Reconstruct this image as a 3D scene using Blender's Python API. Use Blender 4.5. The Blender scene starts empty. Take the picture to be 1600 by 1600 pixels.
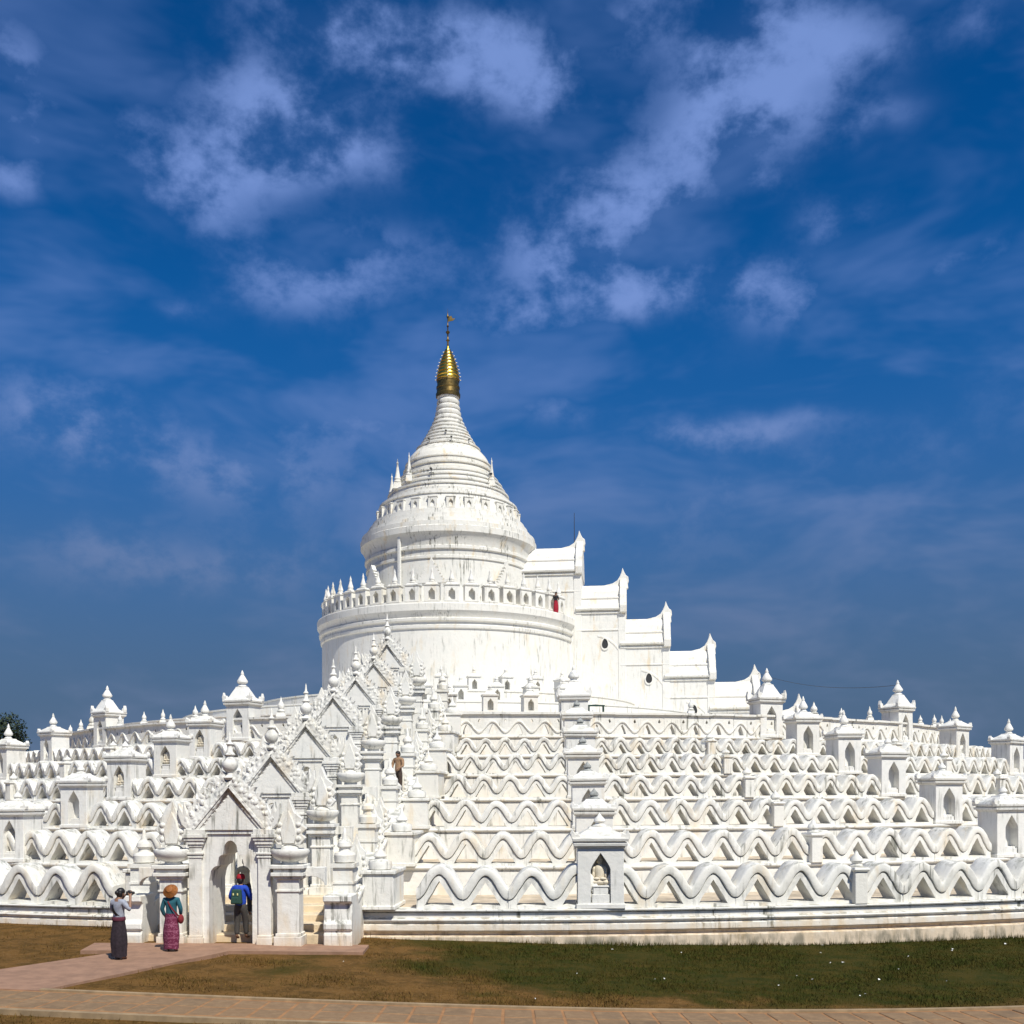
import bpy, bmesh, math, random
import numpy as np
from mathutils import Matrix, Vector, noise as mnoise

random.seed(7); np.random.seed(7)
sc = bpy.context.scene
COL = sc.collection
rad, deg = math.radians, math.degrees
sin, cos, pi = math.sin, math.cos, math.pi

# ------------------------------------------------------------------ camera
DIST, EYE = 85.0, 4.33
cam = bpy.data.objects.new('camera', bpy.data.cameras.new('camera'))
COL.objects.link(cam); sc.camera = cam
cam.location = (0, -DIST, EYE)
cam.rotation_mode = 'XYZ'
cam.rotation_euler = (Matrix.Rotation(rad(-3.47), 3, 'Z') @ Matrix.Rotation(rad(90), 3, 'X') @ Matrix.Rotation(rad(-0.26), 3, 'Z')).to_euler()
cam.data.sensor_width = 36; cam.data.lens = 36.0
cam.data.shift_y = 0.275
cam.data.clip_start = 0.1; cam.data.clip_end = 3000

# ------------------------------------------------------------------ light
SUN_AZ, SUN_EL = 26.0, 53.0       # azimuth right of the camera's own bearing from the stupa
sun = bpy.data.objects.new('sun', bpy.data.lights.new('sun', 'SUN')); COL.objects.link(sun)
sun.data.energy = 4.7; sun.data.angle = rad(0.53); sun.data.color = (1.0, 0.958, 0.85)
sd = Vector((sin(rad(SUN_AZ)) * cos(rad(SUN_EL)), -cos(rad(SUN_AZ)) * cos(rad(SUN_EL)), sin(rad(SUN_EL))))
sun.rotation_euler = sd.to_track_quat('Z', 'Y').to_euler()

world = bpy.data.worlds.new('World'); sc.world = world; world.use_nodes = True
W = world.node_tree; W.nodes.clear()

class NT:
    """small helper around a node tree"""
    def __init__(s, t): s.t = t
    def n(s, typ, **kw):
        nd = s.t.nodes.new(typ)
        for k, v in kw.items():
            if k in ('operation', 'blend_type', 'data_type', 'sky_type', 'noise_dimensions', 'noise_type', 'distribution', 'feature', 'interpolation_type', 'clamp', 'use_clamp', 'vector_type', 'normalize'):
                setattr(nd, k, v)
            else: raise KeyError(k)
        return nd
    def link(s, a, b): s.t.links.new(a, b)
    def put(s, sock, v):
        if hasattr(v, 'is_linked') or hasattr(v, 'links'): s.link(v, sock)
        else: sock.default_value = v
    def m(s, op, a, b=None, c=None, clamp=False):
        nd = s.t.nodes.new('ShaderNodeMath'); nd.operation = op; nd.use_clamp = clamp
        s.put(nd.inputs[0], a)
        if b is not None: s.put(nd.inputs[1], b)
        if c is not None: s.put(nd.inputs[2], c)
        return nd.outputs[0]
    def mix(s, f, a, b, mode='MIX'):
        nd = s.t.nodes.new('ShaderNodeMix'); nd.data_type = 'RGBA'; nd.blend_type = mode
        s.put(nd.inputs[0], f)
        for i, v in ((6, a), (7, b)):
            if isinstance(v, tuple): nd.inputs[i].default_value = (*v, 1) if len(v) == 3 else v
            else: s.link(v, nd.inputs[i])
        return nd.outputs[2]
    def noise(s, vec, scale, detail=3, rough=0.55, dist=0.0):
        nd = s.t.nodes.new('ShaderNodeTexNoise')
        if vec is not None: s.link(vec, nd.inputs['Vector'])
        nd.inputs['Scale'].default_value = scale; nd.inputs['Detail'].default_value = detail
        nd.inputs['Roughness'].default_value = rough; nd.inputs['Distortion'].default_value = dist
        return nd.outputs['Fac']
    def ss(s, v, a, b):
        nd = s.t.nodes.new('ShaderNodeMapRange'); nd.interpolation_type = 'SMOOTHSTEP'
        s.put(nd.inputs[0], v); nd.inputs[1].default_value = a; nd.inputs[2].default_value = b
        nd.inputs[3].default_value = 0; nd.inputs[4].default_value = 1
        return nd.outputs[0]
    def vscale(s, vec, sx, sy, sz):
        nd = s.t.nodes.new('ShaderNodeVectorMath'); nd.operation = 'MULTIPLY'
        s.link(vec, nd.inputs[0]); nd.inputs[1].default_value = (sx, sy, sz)
        return nd.outputs[0]

w = NT(W)
sky = w.n('ShaderNodeTexSky', sky_type='NISHITA')
sky.sun_disc = False; sky.sun_elevation = rad(SUN_EL); sky.sun_rotation = rad(180 - SUN_AZ)
sky.altitude = 200; sky.air_density = 1.0; sky.dust_density = 0.4; sky.ozone_density = 3.0
tc = w.n('ShaderNodeTexCoord')
vdir = tc.outputs['Generated']
sep = w.n('ShaderNodeSeparateXYZ'); w.link(vdir, sep.inputs[0])
el = w.m('ARCSINE', w.m('MAXIMUM', w.m('MINIMUM', sep.outputs[2], 1.0), -1.0))
azn = w.m('ARCTAN2', sep.outputs[0], sep.outputs[1])
# clear deep blue air: the physical sky, its colour filtered as by a polariser
skyc = w.mix(1.0, sky.outputs[0], (0.010, 0.385, 0.77), 'MULTIPLY')
# a rain-grey haze bank lying all round the horizon
bank = w.m('MULTIPLY', w.m('SUBTRACT', 1.0, w.ss(el, 0.03, 0.60)), 0.97)
bankc = w.mix(w.ss(el, 0.05, 0.50), (0.78, 1.28, 2.15), (0.16, 1.30, 3.95))
skyc = w.mix(bank, skyc, bankc)
# fair-weather cloud: broken patches, soft and thin
CLOUDS = [(420,150,95,55,1.0),(315,285,95,65,1.0),(440,245,120,45,.75),(570,235,75,40,.6),(600,125,80,60,.45),
 (470,30,120,36,.55),(640,55,130,45,.8),(790,95,120,50,.95),(860,150,60,40,.6),
 (15,90,75,60,.75),(30,215,65,40,.6),(5,272,45,24,.7),(160,190,80,24,.35),
 (1015,30,70,60,.55),(1215,50,110,70,.85),(1190,120,80,55,.75),(1350,60,80,40,.7),(1085,215,75,55,.85),(1250,190,110,48,.6),
 (1180,290,45,22,.55),(1390,185,70,20,.35),(1000,300,70,40,.85),(890,370,110,65,.95),(965,435,120,35,.8),(1130,447,120,24,.7),(1255,475,110,34,.7),
 (820,505,85,36,.85),(500,445,90,55,.75),(630,410,95,45,.5),(395,440,60,30,.4),(290,480,34,16,.5),(150,537,34,16,.45),(100,530,40,20,.2),
 (1310,345,60,38,.7),(1515,395,75,22,.65),(1565,20,60,36,.7),(1590,480,70,50,.3),(1150,560,80,26,.12),
 (90,640,120,50,.8),(190,705,170,40,.6),(570,665,150,45,.7),(430,745,150,40,.6),(1090,690,110,24,.7),(1220,670,80,18,.6),
 (880,645,70,20,.6),(1050,780,240,42,.5),(300,885,190,40,.5),(140,860,130,50,.45),(1420,700,160,34,.4),(1560,600,90,40,.3),(430,850,120,60,.4),(1000,880,260,60,.35),(1400,860,200,60,.25)]
def px_dir(x, y):
    a = math.atan2(x - 800, 1600.0) + rad(3.47)
    e = math.atan2(1240 - y, math.hypot(1600, x - 800))
    return a, e
warp = w.n('ShaderNodeTexNoise'); w.link(vdir, warp.inputs['Vector']); warp.inputs['Scale'].default_value = 13; warp.inputs['Detail'].default_value = 4
wsep = w.n('ShaderNodeSeparateColor'); w.link(warp.outputs['Color'], wsep.inputs[0])
azw = w.m('ADD', azn, w.m('MULTIPLY', w.m('SUBTRACT', wsep.outputs[0], 0.5), 0.055))
elw = w.m('ADD', el, w.m('MULTIPLY', w.m('SUBTRACT', wsep.outputs[1], 0.5), 0.045))
comb = w.n('ShaderNodeCombineXYZ'); w.link(azw, comb.inputs[0]); w.link(elw, comb.inputs[1])
acc = 0.0
for x, y, rx, ry, s_ in CLOUDS:
    a, e = px_dir(x, y)
    ra, re = rx / 1600.0 * 1.08 * cos(a - rad(3.47)) ** 2, ry / 1600.0 * 1.06 * cos(e) ** 1.5
    ma = w.n('ShaderNodeVectorMath', operation='MULTIPLY_ADD'); w.link(comb.outputs[0], ma.inputs[0])
    ma.inputs[1].default_value = (1/ra, 1/re, 0); ma.inputs[2].default_value = (-a/ra, -e/re, 0)
    dp = w.n('ShaderNodeVectorMath', operation='DOT_PRODUCT'); w.link(ma.outputs[0], dp.inputs[0]); w.link(ma.outputs[0], dp.inputs[1])
    acc = w.m('MULTIPLY_ADD', w.m('POWER', 0.46, dp.outputs['Value']), s_, acc)
# the same broken cloud goes on around the rest of the sky
away = w.ss(w.m('ABSOLUTE', w.m('SUBTRACT', azn, rad(3.47))), 0.50, 0.62)
high = w.ss(el, 0.66, 0.74)
outm = w.m('MAXIMUM', away, high)
gen = w.m('MULTIPLY', w.ss(w.noise(w.vscale(vdir, 1, 1, 1.8), 3.2, 3, .5), 0.50, 0.72), 0.85)
acc = w.m('ADD', w.m('MULTIPLY', acc, w.m('SUBTRACT', 1.0, outm)), w.m('MULTIPLY', gen, outm))
fine = w.noise(w.vscale(vdir, 1, 1, 1.4), 15, 7, .60, .05)
dens = w.m('MULTIPLY', w.m('MINIMUM', acc, 1.15), w.m('ADD', 0.20, w.m('MULTIPLY', w.ss(fine, 0.34, 0.66), 0.88)))
dens = w.m('MULTIPLY', w.ss(dens, -0.02, 1.36), 0.84, clamp=True)
veil = w.m('MULTIPLY', w.ss(w.noise(w.vscale(vdir, 1, 1, 2.5), 5, 4, .6, .3), .42, .74), 0.26)
veil = w.m('MULTIPLY', veil, w.m('ADD', 1.0, w.m('MULTIPLY', w.m('SUBTRACT', 1.0, w.ss(el, .18, .50)), 1.0)))
dens = w.m('MAXIMUM', dens, veil)
cloudc = w.mix(w.ss(el, 0.1, 0.5), (1.50, 2.00, 3.35), (1.95, 3.05, 6.5))
skyc = w.mix(dens, skyc, cloudc)
bg = w.n('ShaderNodeBackground'); w.link(skyc, bg.inputs[0]); bg.inputs[1].default_value = 0.10
world.cycles.sampling_method = 'MANUAL'; world.cycles.sample_map_resolution = 128
wo = w.n('ShaderNodeOutputWorld'); w.link(bg.outputs[0], wo.inputs[0])

vs = sc.view_settings
vs.view_transform = 'Standard'; vs.look = 'None'; vs.exposure = 0.15; vs.gamma = 1.0; vs.use_curve_mapping = False
sc.cycles.max_bounces = 6; sc.cycles.diffuse_bounces = 4

# ------------------------------------------------------------------ materials
def new_mat(name):
    m = bpy.data.materials.new(name); m.use_nodes = True
    t = m.node_tree; t.nodes.clear(); s = NT(t)
    out = t.nodes.new('ShaderNodeOutputMaterial'); b = t.nodes.new('ShaderNodeBsdfPrincipled')
    t.links.new(b.outputs[0], out.inputs[0])
    return m, s, b
def bump(s, b, h, strength, dist):
    bp = s.t.nodes.new('ShaderNodeBump'); s.link(h, bp.inputs['Height'])
    bp.inputs['Strength'].default_value = strength; bp.inputs['Distance'].default_value = dist
    s.link(bp.outputs[0], b.inputs['Normal'])

def plaster(name, white, grime=1.0, ochre=1.0, splash=True, carve=False):
    m, s, b = new_mat(name)
    g = s.t.nodes.new('ShaderNodeNewGeometry'); P = g.outputs['Position']
    oi = s.t.nodes.new('ShaderNodeObjectInfo'); rnd = oi.outputs['Random']
    sp = s.t.nodes.new('ShaderNodeSeparateXYZ'); s.link(P, sp.inputs[0]); Z = sp.outputs[2]
    sn = s.t.nodes.new('ShaderNodeSeparateXYZ'); s.link(g.outputs['Normal'], sn.inputs[0]); NZ = sn.outputs[2]
    big = s.noise(P, 0.35, 4, .6)
    med = s.noise(P, 2.2, 5, .62)
    c = s.mix(s.ss(med, .35, .70), white, tuple(v * k for v, k in zip(white, (.93, .945, .95))))
    c = s.mix(s.m('MULTIPLY', s.ss(s.m('ADD', rnd, s.m('MULTIPLY', big, .5)), .55, 1.3), .5), c, (white[0] * .93, white[1] * .91, white[2] * .86))
    # ochre rain stains
    oc = s.m('MULTIPLY', s.ss(s.noise(s.vscale(P, 1.0, 1.0, .33), 1.7, 4, .6, .4), .54, .74), .50 * ochre)
    c = s.mix(oc, c, (.70, .545, .33))
    # black algae streaks that run down the face
    st = s.ss(s.noise(s.vscale(P, 5.0, 5.0, .45), 1.25, 5, .65), .50, .68)
    pt = s.ss(s.noise(P, .62, 3, .6), .44, .62)
    gr = s.m('MULTIPLY', s.m('MULTIPLY', st, pt), .78 * grime, clamp=True)
    c = s.mix(gr, c, (.20, .20, .17))
    # lichen on weathered upward faces
    up = s.m('MULTIPLY', s.ss(NZ, .45, .85), s.ss(s.noise(P, 3.1, 5, .66), .42, .66))
    c = s.mix(s.m('MULTIPLY', up, .72 * grime), c, (.30, .30, .26))
    # small specks and chips
    ck = s.ss(s.noise(P, 14, 3, .6), .66, .72)
    c = s.mix(s.m('MULTIPLY', ck, .35 * grime), c, (.36, .34, .29))
    if splash:
        nz = s.m('ADD', Z, s.m('MULTIPLY', s.noise(s.vscale(P, 3, 3, .7), 1.0, 4, .65), -1.15))
        mud = s.m('MULTIPLY', s.m('SUBTRACT', 1.0, s.ss(nz, -.45, .35)), .62)
        c = s.mix(mud, c, (.66, .47, .27))
        dk = s.m('MULTIPLY', s.m('SUBTRACT', 1.0, s.ss(nz, -.60, -.18)), s.ss(s.noise(s.vscale(P, 2, 2, .8), 1.4, 3, .6), .42, .62))
        c = s.mix(s.m('MULTIPLY', dk, .75), c, (.17, .16, .12))
    s.link(c, b.inputs['Base Color']); b.inputs['Roughness'].default_value = .88
    b.inputs['Specular IOR Level'].default_value = .25
    h = s.m('ADD', s.m('MULTIPLY', s.noise(P, 5.5, 5, .6), .7), s.m('MULTIPLY', s.noise(P, 24, 3, .6), .16))
    if carve:
        vo = s.t.nodes.new('ShaderNodeTexVoronoi'); vo.inputs['Scale'].default_value = 6.5; s.link(P, vo.inputs['Vector'])
        h = s.m('ADD', h, s.m('MULTIPLY', s.ss(vo.outputs['Distance'], .10, .60), -.8))
    bump(s, b, h, .5 if carve else .40, .06)
    return m

def simple(name, col, rough=.8, metal=0.0, var=.12, scale=8, bumpd=0.0):
    m, s, b = new_mat(name)
    g = s.t.nodes.new('ShaderNodeNewGeometry'); P = g.outputs['Position']
    f = s.noise(P, scale, 4, .6)
    c = s.mix(s.ss(f, .3, .7), tuple(v * (1 - var) for v in col), tuple(min(1, v * (1 + var)) for v in col))
    s.link(c, b.inputs['Base Color']); b.inputs['Roughness'].default_value = rough; b.inputs['Metallic'].default_value = metal
    if bumpd: bump(s, b, s.noise(P, scale * 3, 4, .6), .5, bumpd)
    return m

M = {}
M['white'] = plaster('whitewashed plaster', (.81, .792, .742), grime=1.2)
M['drum'] = plaster('drum plaster', (.82, .80, .75), grime=.8, ochre=.7, splash=False)
M['upper'] = plaster('weathered bell plaster', (.80, .78, .725), grime=1.4, ochre=1.3, splash=False)
M['stairhall'] = plaster('stairway plaster', (.82, .80, .75), grime=.55, ochre=1.15, splash=False)
M['shrine'] = plaster('shrine plaster', (.81, .795, .755), grime=.75, ochre=.55)
M['plinth'] = plaster('plinth plaster', (.78, .77, .74), grime=1.7, ochre=1.0)
M['step'] = plaster('worn step plaster', (.72, .60, .44), grime=.8, ochre=1.6)
M['carved'] = plaster('carved stucco', (.81, .792, .742), grime=.9, ochre=.8, carve=True)
M['floor'] = simple('worn terrace floor', (.47, .39, .29), .95, var=.3, scale=1.5)
M['statue'] = plaster('statue plaster', (.74, .66, .52), grime=.5, ochre=1.2, splash=False)
M['dark_finial'] = simple('weathered dark finial', (.30, .31, .30), .9, var=.3)
M['gold'] = simple('gilded metal', (.83, .56, .10), .28, 1.0, .12, 5)
M['gold_dark'] = simple('tarnished gilding', (.20, .135, .045), .42, .9, .35, 6)
M['pipe'] = simple('painted pipe', (.78, .77, .72), .5)
M['iron'] = simple('dark iron', (.03, .03, .032), .6)
M['glass_bulb'] = simple('lamp glass', (.85, .85, .82), .2)
M['leaf'] = simple('tree foliage', (.016, .030, .010), .7, var=.5, scale=1.2)
M['bark'] = simple('bark', (.10, .075, .05), .95, var=.3)
M['bench'] = simple('dark green paint', (.02, .06, .045), .5)

# ground materials
def ground_mat():
    m, s, b = new_mat('grass and bare earth')
    g = s.t.nodes.new('ShaderNodeNewGeometry'); P = g.outputs['Position']
    sp = s.t.nodes.new('ShaderNodeSeparateXYZ'); s.link(P, sp.inputs[0])
    n1 = s.noise(P, .33, 5, .62); n2 = s.noise(P, 1.9, 6, .66); n3 = s.noise(P, 13, 4, .65)
    gx = s.m('ADD', s.m('MULTIPLY', s.m('ADD', sp.outputs[0], 1.6), .17), s.m('MULTIPLY', s.m('SUBTRACT', n1, .5), 4.6))
    vd = s.t.nodes.new('ShaderNodeVectorMath'); vd.operation = 'DISTANCE'; s.link(P, vd.inputs[0]); vd.inputs[1].default_value = (5, 0, 0)
    edge = s.m('MULTIPLY', s.ss(s.m('ADD', vd.outputs['Value'], s.m('MULTIPLY', s.noise(P, .9, 4, .6), 4.0)), 64.0, 67.2), 1.5)   # trodden, drier turf along the walkway
    gx = s.m('SUBTRACT', s.m('MINIMUM', gx, 1.6), edge)
    green = s.ss(gx, -.45, .75)
    dry = s.mix(s.ss(n2, .38, .64), (.150, .078, .022), (.080, .044, .011))
    dry = s.mix(s.m('MULTIPLY', s.ss(n3, .50, .72), .6), dry, (.23, .135, .050))
    gre = s.mix(s.ss(n2, .36, .66), (.026, .030, .003), (.055, .042, .006))
    gre = s.mix(s.m('MULTIPLY', s.ss(n3, .56, .78), .45), gre, (.085, .058, .018))
    c = s.mix(green, dry, gre)
    s.link(c, b.inputs['Base Color']); b.inputs['Roughness'].default_value = .95; b.inputs['Specular IOR Level'].default_value = .1
    bump(s, b, s.m('ADD', n3, n2), .7, .06)
    return m
M['ground'] = ground_mat()
def blade_mat():
    m, s, b = new_mat('grass blades')
    g = s.t.nodes.new('ShaderNodeNewGeometry'); P = g.outputs['Position']
    sp = s.t.nodes.new('ShaderNodeSeparateXYZ'); s.link(P, sp.inputs[0])
    n1 = s.noise(P, .33, 5, .62); n2 = s.noise(P, 1.6, 4, .6)
    gx = s.m('ADD', s.m('MULTIPLY', s.m('ADD', sp.outputs[0], 1.6), .17), s.m('MULTIPLY', s.m('SUBTRACT', n1, .5), 4.6))
    vd = s.t.nodes.new('ShaderNodeVectorMath'); vd.operation = 'DISTANCE'; s.link(P, vd.inputs[0]); vd.inputs[1].default_value = (5, 0, 0)
    edge = s.m('MULTIPLY', s.ss(s.m('ADD', vd.outputs['Value'], s.m('MULTIPLY', s.noise(P, .9, 4, .6), 4.0)), 64.0, 67.2), 1.5)   # trodden, drier turf along the walkway
    gx = s.m('SUBTRACT', s.m('MINIMUM', gx, 1.6), edge)
    c = s.mix(s.ss(gx, -.45, .75), s.mix(s.ss(n2, .4, .6), (.165, .092, .024), (.095, .060, .013)), s.mix(s.ss(n2, .38, .64), (.036, .046, .005), (.066, .050, .008)))
    s.link(c, b.inputs['Base Color']); b.inputs['Roughness'].default_value = .8; b.inputs['Specular IOR Level'].default_value = .15
    return m
M['blade'] = blade_mat()
M['path'] = simple('pinkish concrete', (.285, .165, .105), .92, var=.16, scale=2.6, bumpd=.02)
def paver_mat():
    m, s, b = new_mat('paving slab')
    g = s.t.nodes.new('ShaderNodeNewGeometry'); P = g.outputs['Position']
    oi = s.t.nodes.new('ShaderNodeObjectInfo')
    c = s.mix(oi.outputs['Random'], (.225, .135, .066), (.185, .120, .064))
    c = s.mix(s.ss(s.noise(P, 6, 5, .65), .4, .7), c, (.26, .165, .085))
    c = s.mix(s.m('MULTIPLY', s.ss(s.noise(P, 1.2, 4, .6), .5, .72), .5), c, (.105, .070, .038))
    s.link(c, b.inputs['Base Color']); b.inputs['Roughness'].default_value = .93
    bump(s, b, s.noise(P, 40, 4, .6), .4, .01)
    return m
M['paver'] = paver_mat()
M['joint'] = simple('sandy paving joint', (.30, .150, .060), .95, var=.2, scale=3)
M['kerb'] = simple('pale kerb concrete', (.29, .205, .115), .92, var=.2, scale=3)
M['litter'] = simple('pale scraps', (.72, .71, .68), .8)

# ------------------------------------------------------------------ mesh helpers
class MB:
    def __init__(s): s.v = []; s.f = []
    def add(s, vs_, fs, T=None):
        o = len(s.v)
        if T is not None: vs_ = [tuple(T @ Vector(p)) for p in vs_]
        s.v += [tuple(p) for p in vs_]; s.f += [tuple(i + o for i in f) for f in fs]
        return s
    def box(s, x0, x1, y0, y1, z0, z1, T=None):
        return s.add([(x0,y0,z0),(x1,y0,z0),(x1,y1,z0),(x0,y1,z0),(x0,y0,z1),(x1,y0,z1),(x1,y1,z1),(x0,y1,z1)],
              [(3,2,1,0),(4,5,6,7),(0,1,5,4),(1,2,6,5),(2,3,7,6),(3,0,4,7)], T)
    def frus(s, cx, cy, z0, z1, w0, d0, w1, d1, T=None):
        a = [(cx-w0/2,cy-d0/2,z0),(cx+w0/2,cy-d0/2,z0),(cx+w0/2,cy+d0/2,z0),(cx-w0/2,cy+d0/2,z0),
             (cx-w1/2,cy-d1/2,z1),(cx+w1/2,cy-d1/2,z1),(cx+w1/2,cy+d1/2,z1),(cx-w1/2,cy+d1/2,z1)]
        return s.add(a, [(3,2,1,0),(4,5,6,7),(0,1,5,4),(1,2,6,5),(2,3,7,6),(3,0,4,7)], T)
    def lathe(s, prof, n=16, cx=0, cy=0, a0=0.0, a1=2*pi, T=None, sx=1, sy=1):
        full = abs(a1 - a0 - 2*pi) < 1e-6; k = n if full else n + 1
        vs_ = []; fs = []; rows = []
        for r, z in prof:
            if r < 1e-6: rows.append([len(vs_)] * k); vs_.append((cx, cy, z))
            else:
                rows.append(list(range(len(vs_), len(vs_) + k)))
                for i in range(k):
                    a = a0 + (a1 - a0) * i / n
                    vs_.append((cx + r * sin(a) * sx, cy - r * cos(a) * sy, z))
        for j in range(len(prof) - 1):
            A, B = rows[j], rows[j+1]
            for i in range(n):
                i2 = (i + 1) % k
                q = [A[i], A[i2], B[i2], B[i]]; q2 = []
                for t in q:
                    if t not in q2: q2.append(t)
                if len(q2) > 2: fs.append(q2)
        if not full:
            fs.append([r[0] for r in rows]); fs.append([r[-1] for r in rows][::-1])
        else:
            if prof[0][0] > 1e-6: fs.append(rows[0][::-1])
            if prof[-1][0] > 1e-6: fs.append(rows[-1])
        return s.add(vs_, fs, T)
    def ell(s, c, r, n=12, m=8, T=None):
        return s.lathe([(max(0, sin(pi*j/m)) * 1.0, -cos(pi*j/m)) for j in range(m+1)], n,
                       T=(T if T is not None else Matrix.Identity(4)) @ Matrix.Translation(c) @ Matrix.Diagonal((*r, 1)))
    def prism(s, poly, y0, y1, T=None):
        n = len(poly)
        vs_ = [(x, y0, z) for x, z in poly] + [(x, y1, z) for x, z in poly]
        ar = sum(poly[i][0]*poly[(i+1) % n][1] - poly[(i+1) % n][0]*poly[i][1] for i in range(n))
        fs = [tuple(range(n)), tuple(range(2*n-1, n-1, -1))] + [(i, i+n, (i+1) % n + n, (i+1) % n) for i in range(n)]
        if ar < 0: fs = [f[::-1] for f in fs]
        return s.add(vs_, fs, T)
    def plate(s, P, ts, zb, zt, holes, f, bk):
        """solid plate between offsets f (front) and bk with see-through holes [(ta,tb,lo,hi)]"""
        ts = sorted(set(round(t, 6) for t in list(ts) + [h[0] for h in holes] + [h[1] for h in holes]))
        V = []; Fc = []
        def quad(a, b, c, d):
            i = len(V); V.extend([a, b, c, d]); Fc.append((i, i+1, i+2, i+3))
        for t0, t1 in zip(ts[:-1], ts[1:]):
            tm = (t0 + t1) / 2
            hs = sorted([h for h in holes if h[0] < tm < h[1]], key=lambda h: h[2](tm))
            b0, b1 = zb(t0), zb(t1)
            spans = []
            for h in hs:
                l0, l1, u0, u1 = h[2](t0), h[2](t1), h[3](t0), h[3](t1)
                spans.append((b0, b1, l0, l1))
                quad(P(t0, f, l0), P(t1, f, l1), P(t1, bk, l1), P(t0, bk, l0))
                quad(P(t0, bk, u0), P(t1, bk, u1), P(t1, f, u1), P(t0, f, u0))
                if abs(t0 - h[0]) < 1e-5 and u0 > l0 + 1e-4: quad(P(t0, f, l0), P(t0, bk, l0), P(t0, bk, u0), P(t0, f, u0))
                if abs(t1 - h[1]) < 1e-5 and u1 > l1 + 1e-4: quad(P(t1, bk, l1), P(t1, f, l1), P(t1, f, u1), P(t1, bk, u1))
                b0, b1 = u0, u1
            spans.append((b0, b1, zt(t0), zt(t1)))
            for a0, a1, c0, c1 in spans:
                if c0 - a0 < 1e-5 and c1 - a1 < 1e-5: continue
                quad(P(t0, f, a0), P(t1, f, a1), P(t1, f, c1), P(t0, f, c0))
                quad(P(t1, bk, a1), P(t0, bk, a0), P(t0, bk, c0), P(t1, bk, c1))
            quad(P(t0, f, zt(t0)), P(t1, f, zt(t1)), P(t1, bk, zt(t1)), P(t0, bk, zt(t0)))
            quad(P(t0, bk, zb(t0)), P(t1, bk, zb(t1)), P(t1, f, zb(t1)), P(t0, f, zb(t0)))
        for t, flip in ((ts[0], 0), (ts[-1], 1)):
            q = [P(t, f, zb(t)), P(t, bk, zb(t)), P(t, bk, zt(t)), P(t, f, zt(t))]
            quad(*(q[::-1] if flip else q))
        return s.add(V, Fc)
    def mesh(s, name, mat, smooth=None, bev=0.0, seg=1, weld=True, normals=True):
        me = bpy.data.meshes.new(name); me.from_pydata(s.v, [], s.f)
        bm = bmesh.new(); bm.from_mesh(me)
        if weld: bmesh.ops.remove_doubles(bm, verts=bm.verts, dist=1e-4)
        if normals: bmesh.ops.recalc_face_normals(bm, faces=bm.faces)
        if bev > 0:
            es = [e for e in bm.edges if len(e.link_faces) == 2 and e.calc_face_angle(0) > .6]
            if es: bmesh.ops.bevel(bm, geom=es, offset=bev, offset_type='OFFSET', segments=seg, affect='EDGES', clamp_overlap=True, profile=.6)
        if smooth is not None:
            for fc in bm.faces: fc.smooth = True
            for e in bm.edges: e.smooth = not (len(e.link_faces) == 2 and e.calc_face_angle(0) > smooth)
        bm.to_mesh(me); bm.free(); me.update()
        me.materials.append(M[mat] if isinstance(mat, str) else mat)
        return me
    def build(s, name, mat, parent=None, **kw):
        return obj(name, s.mesh(name, mat, **kw), parent)

def obj(name, me, parent=None):
    o = bpy.data.objects.new(name, me); COL.objects.link(o)
    if parent is not None: o.parent = parent
    return o
def tag(o, label, cat, group=None):
    o['label'] = label; o['category'] = cat
    if group: o['group'] = group
    return o
def struct(o, kind='structure'):
    o['kind'] = kind; return o
def thing(name, label, cat, loc=(0,0,0), rz=0.0, group=None):
    o = bpy.data.objects.new(name, None); COL.objects.link(o); o.empty_display_size = .3
    o.location = loc; o.rotation_euler = (0, 0, rz)
    return tag(o, label, cat, group)
def copy_tree(o, parent=None):
    c = o.copy(); COL.objects.link(c)
    if parent is not None: c.parent = parent
    for ch in list(o.children): copy_tree(ch, c)
    return c
def polar(R, phi, z=0.0):
    return (R * sin(phi), -R * cos(phi), z)
def flatP(t, ro, z): return (t, -ro, z)

# ------------------------------------------------------------------ ground and paving
def gz(x, y=0):
    return .12 - .32 * math.tanh(x / 10.0)
def coords(lo, hi, fine_lo, fine_hi, step):
    c = list(np.arange(fine_lo, fine_hi + .01, step))
    d = step; v = fine_hi
    while v < hi: d *= 1.5; v += d; c.append(min(v, hi))
    d = step; v = fine_lo
    while v > lo: d *= 1.5; v -= d; c.insert(0, max(v, lo))
    return c
xs = coords(-1500, 1500, -26, 26, .5); ys = coords(-1500, 1500, -86, -52, .5)
mb = MB()
for y in ys:
    for x in xs:
        mb.v.append((x, y, gz(x) + .05 * (mnoise.noise(Vector((x * .5, y * .5, 0)))) * (1 if abs(x) < 27 and -87 < y < -51 else 0)))
nx = len(xs)
for j in range(len(ys) - 1):
    for i in range(nx - 1):
        mb.f.append((j*nx+i, j*nx+i+1, (j+1)*nx+i+1, (j+1)*nx+i))
struct(mb.build('ground', 'ground', smooth=1.0, weld=False))

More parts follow.
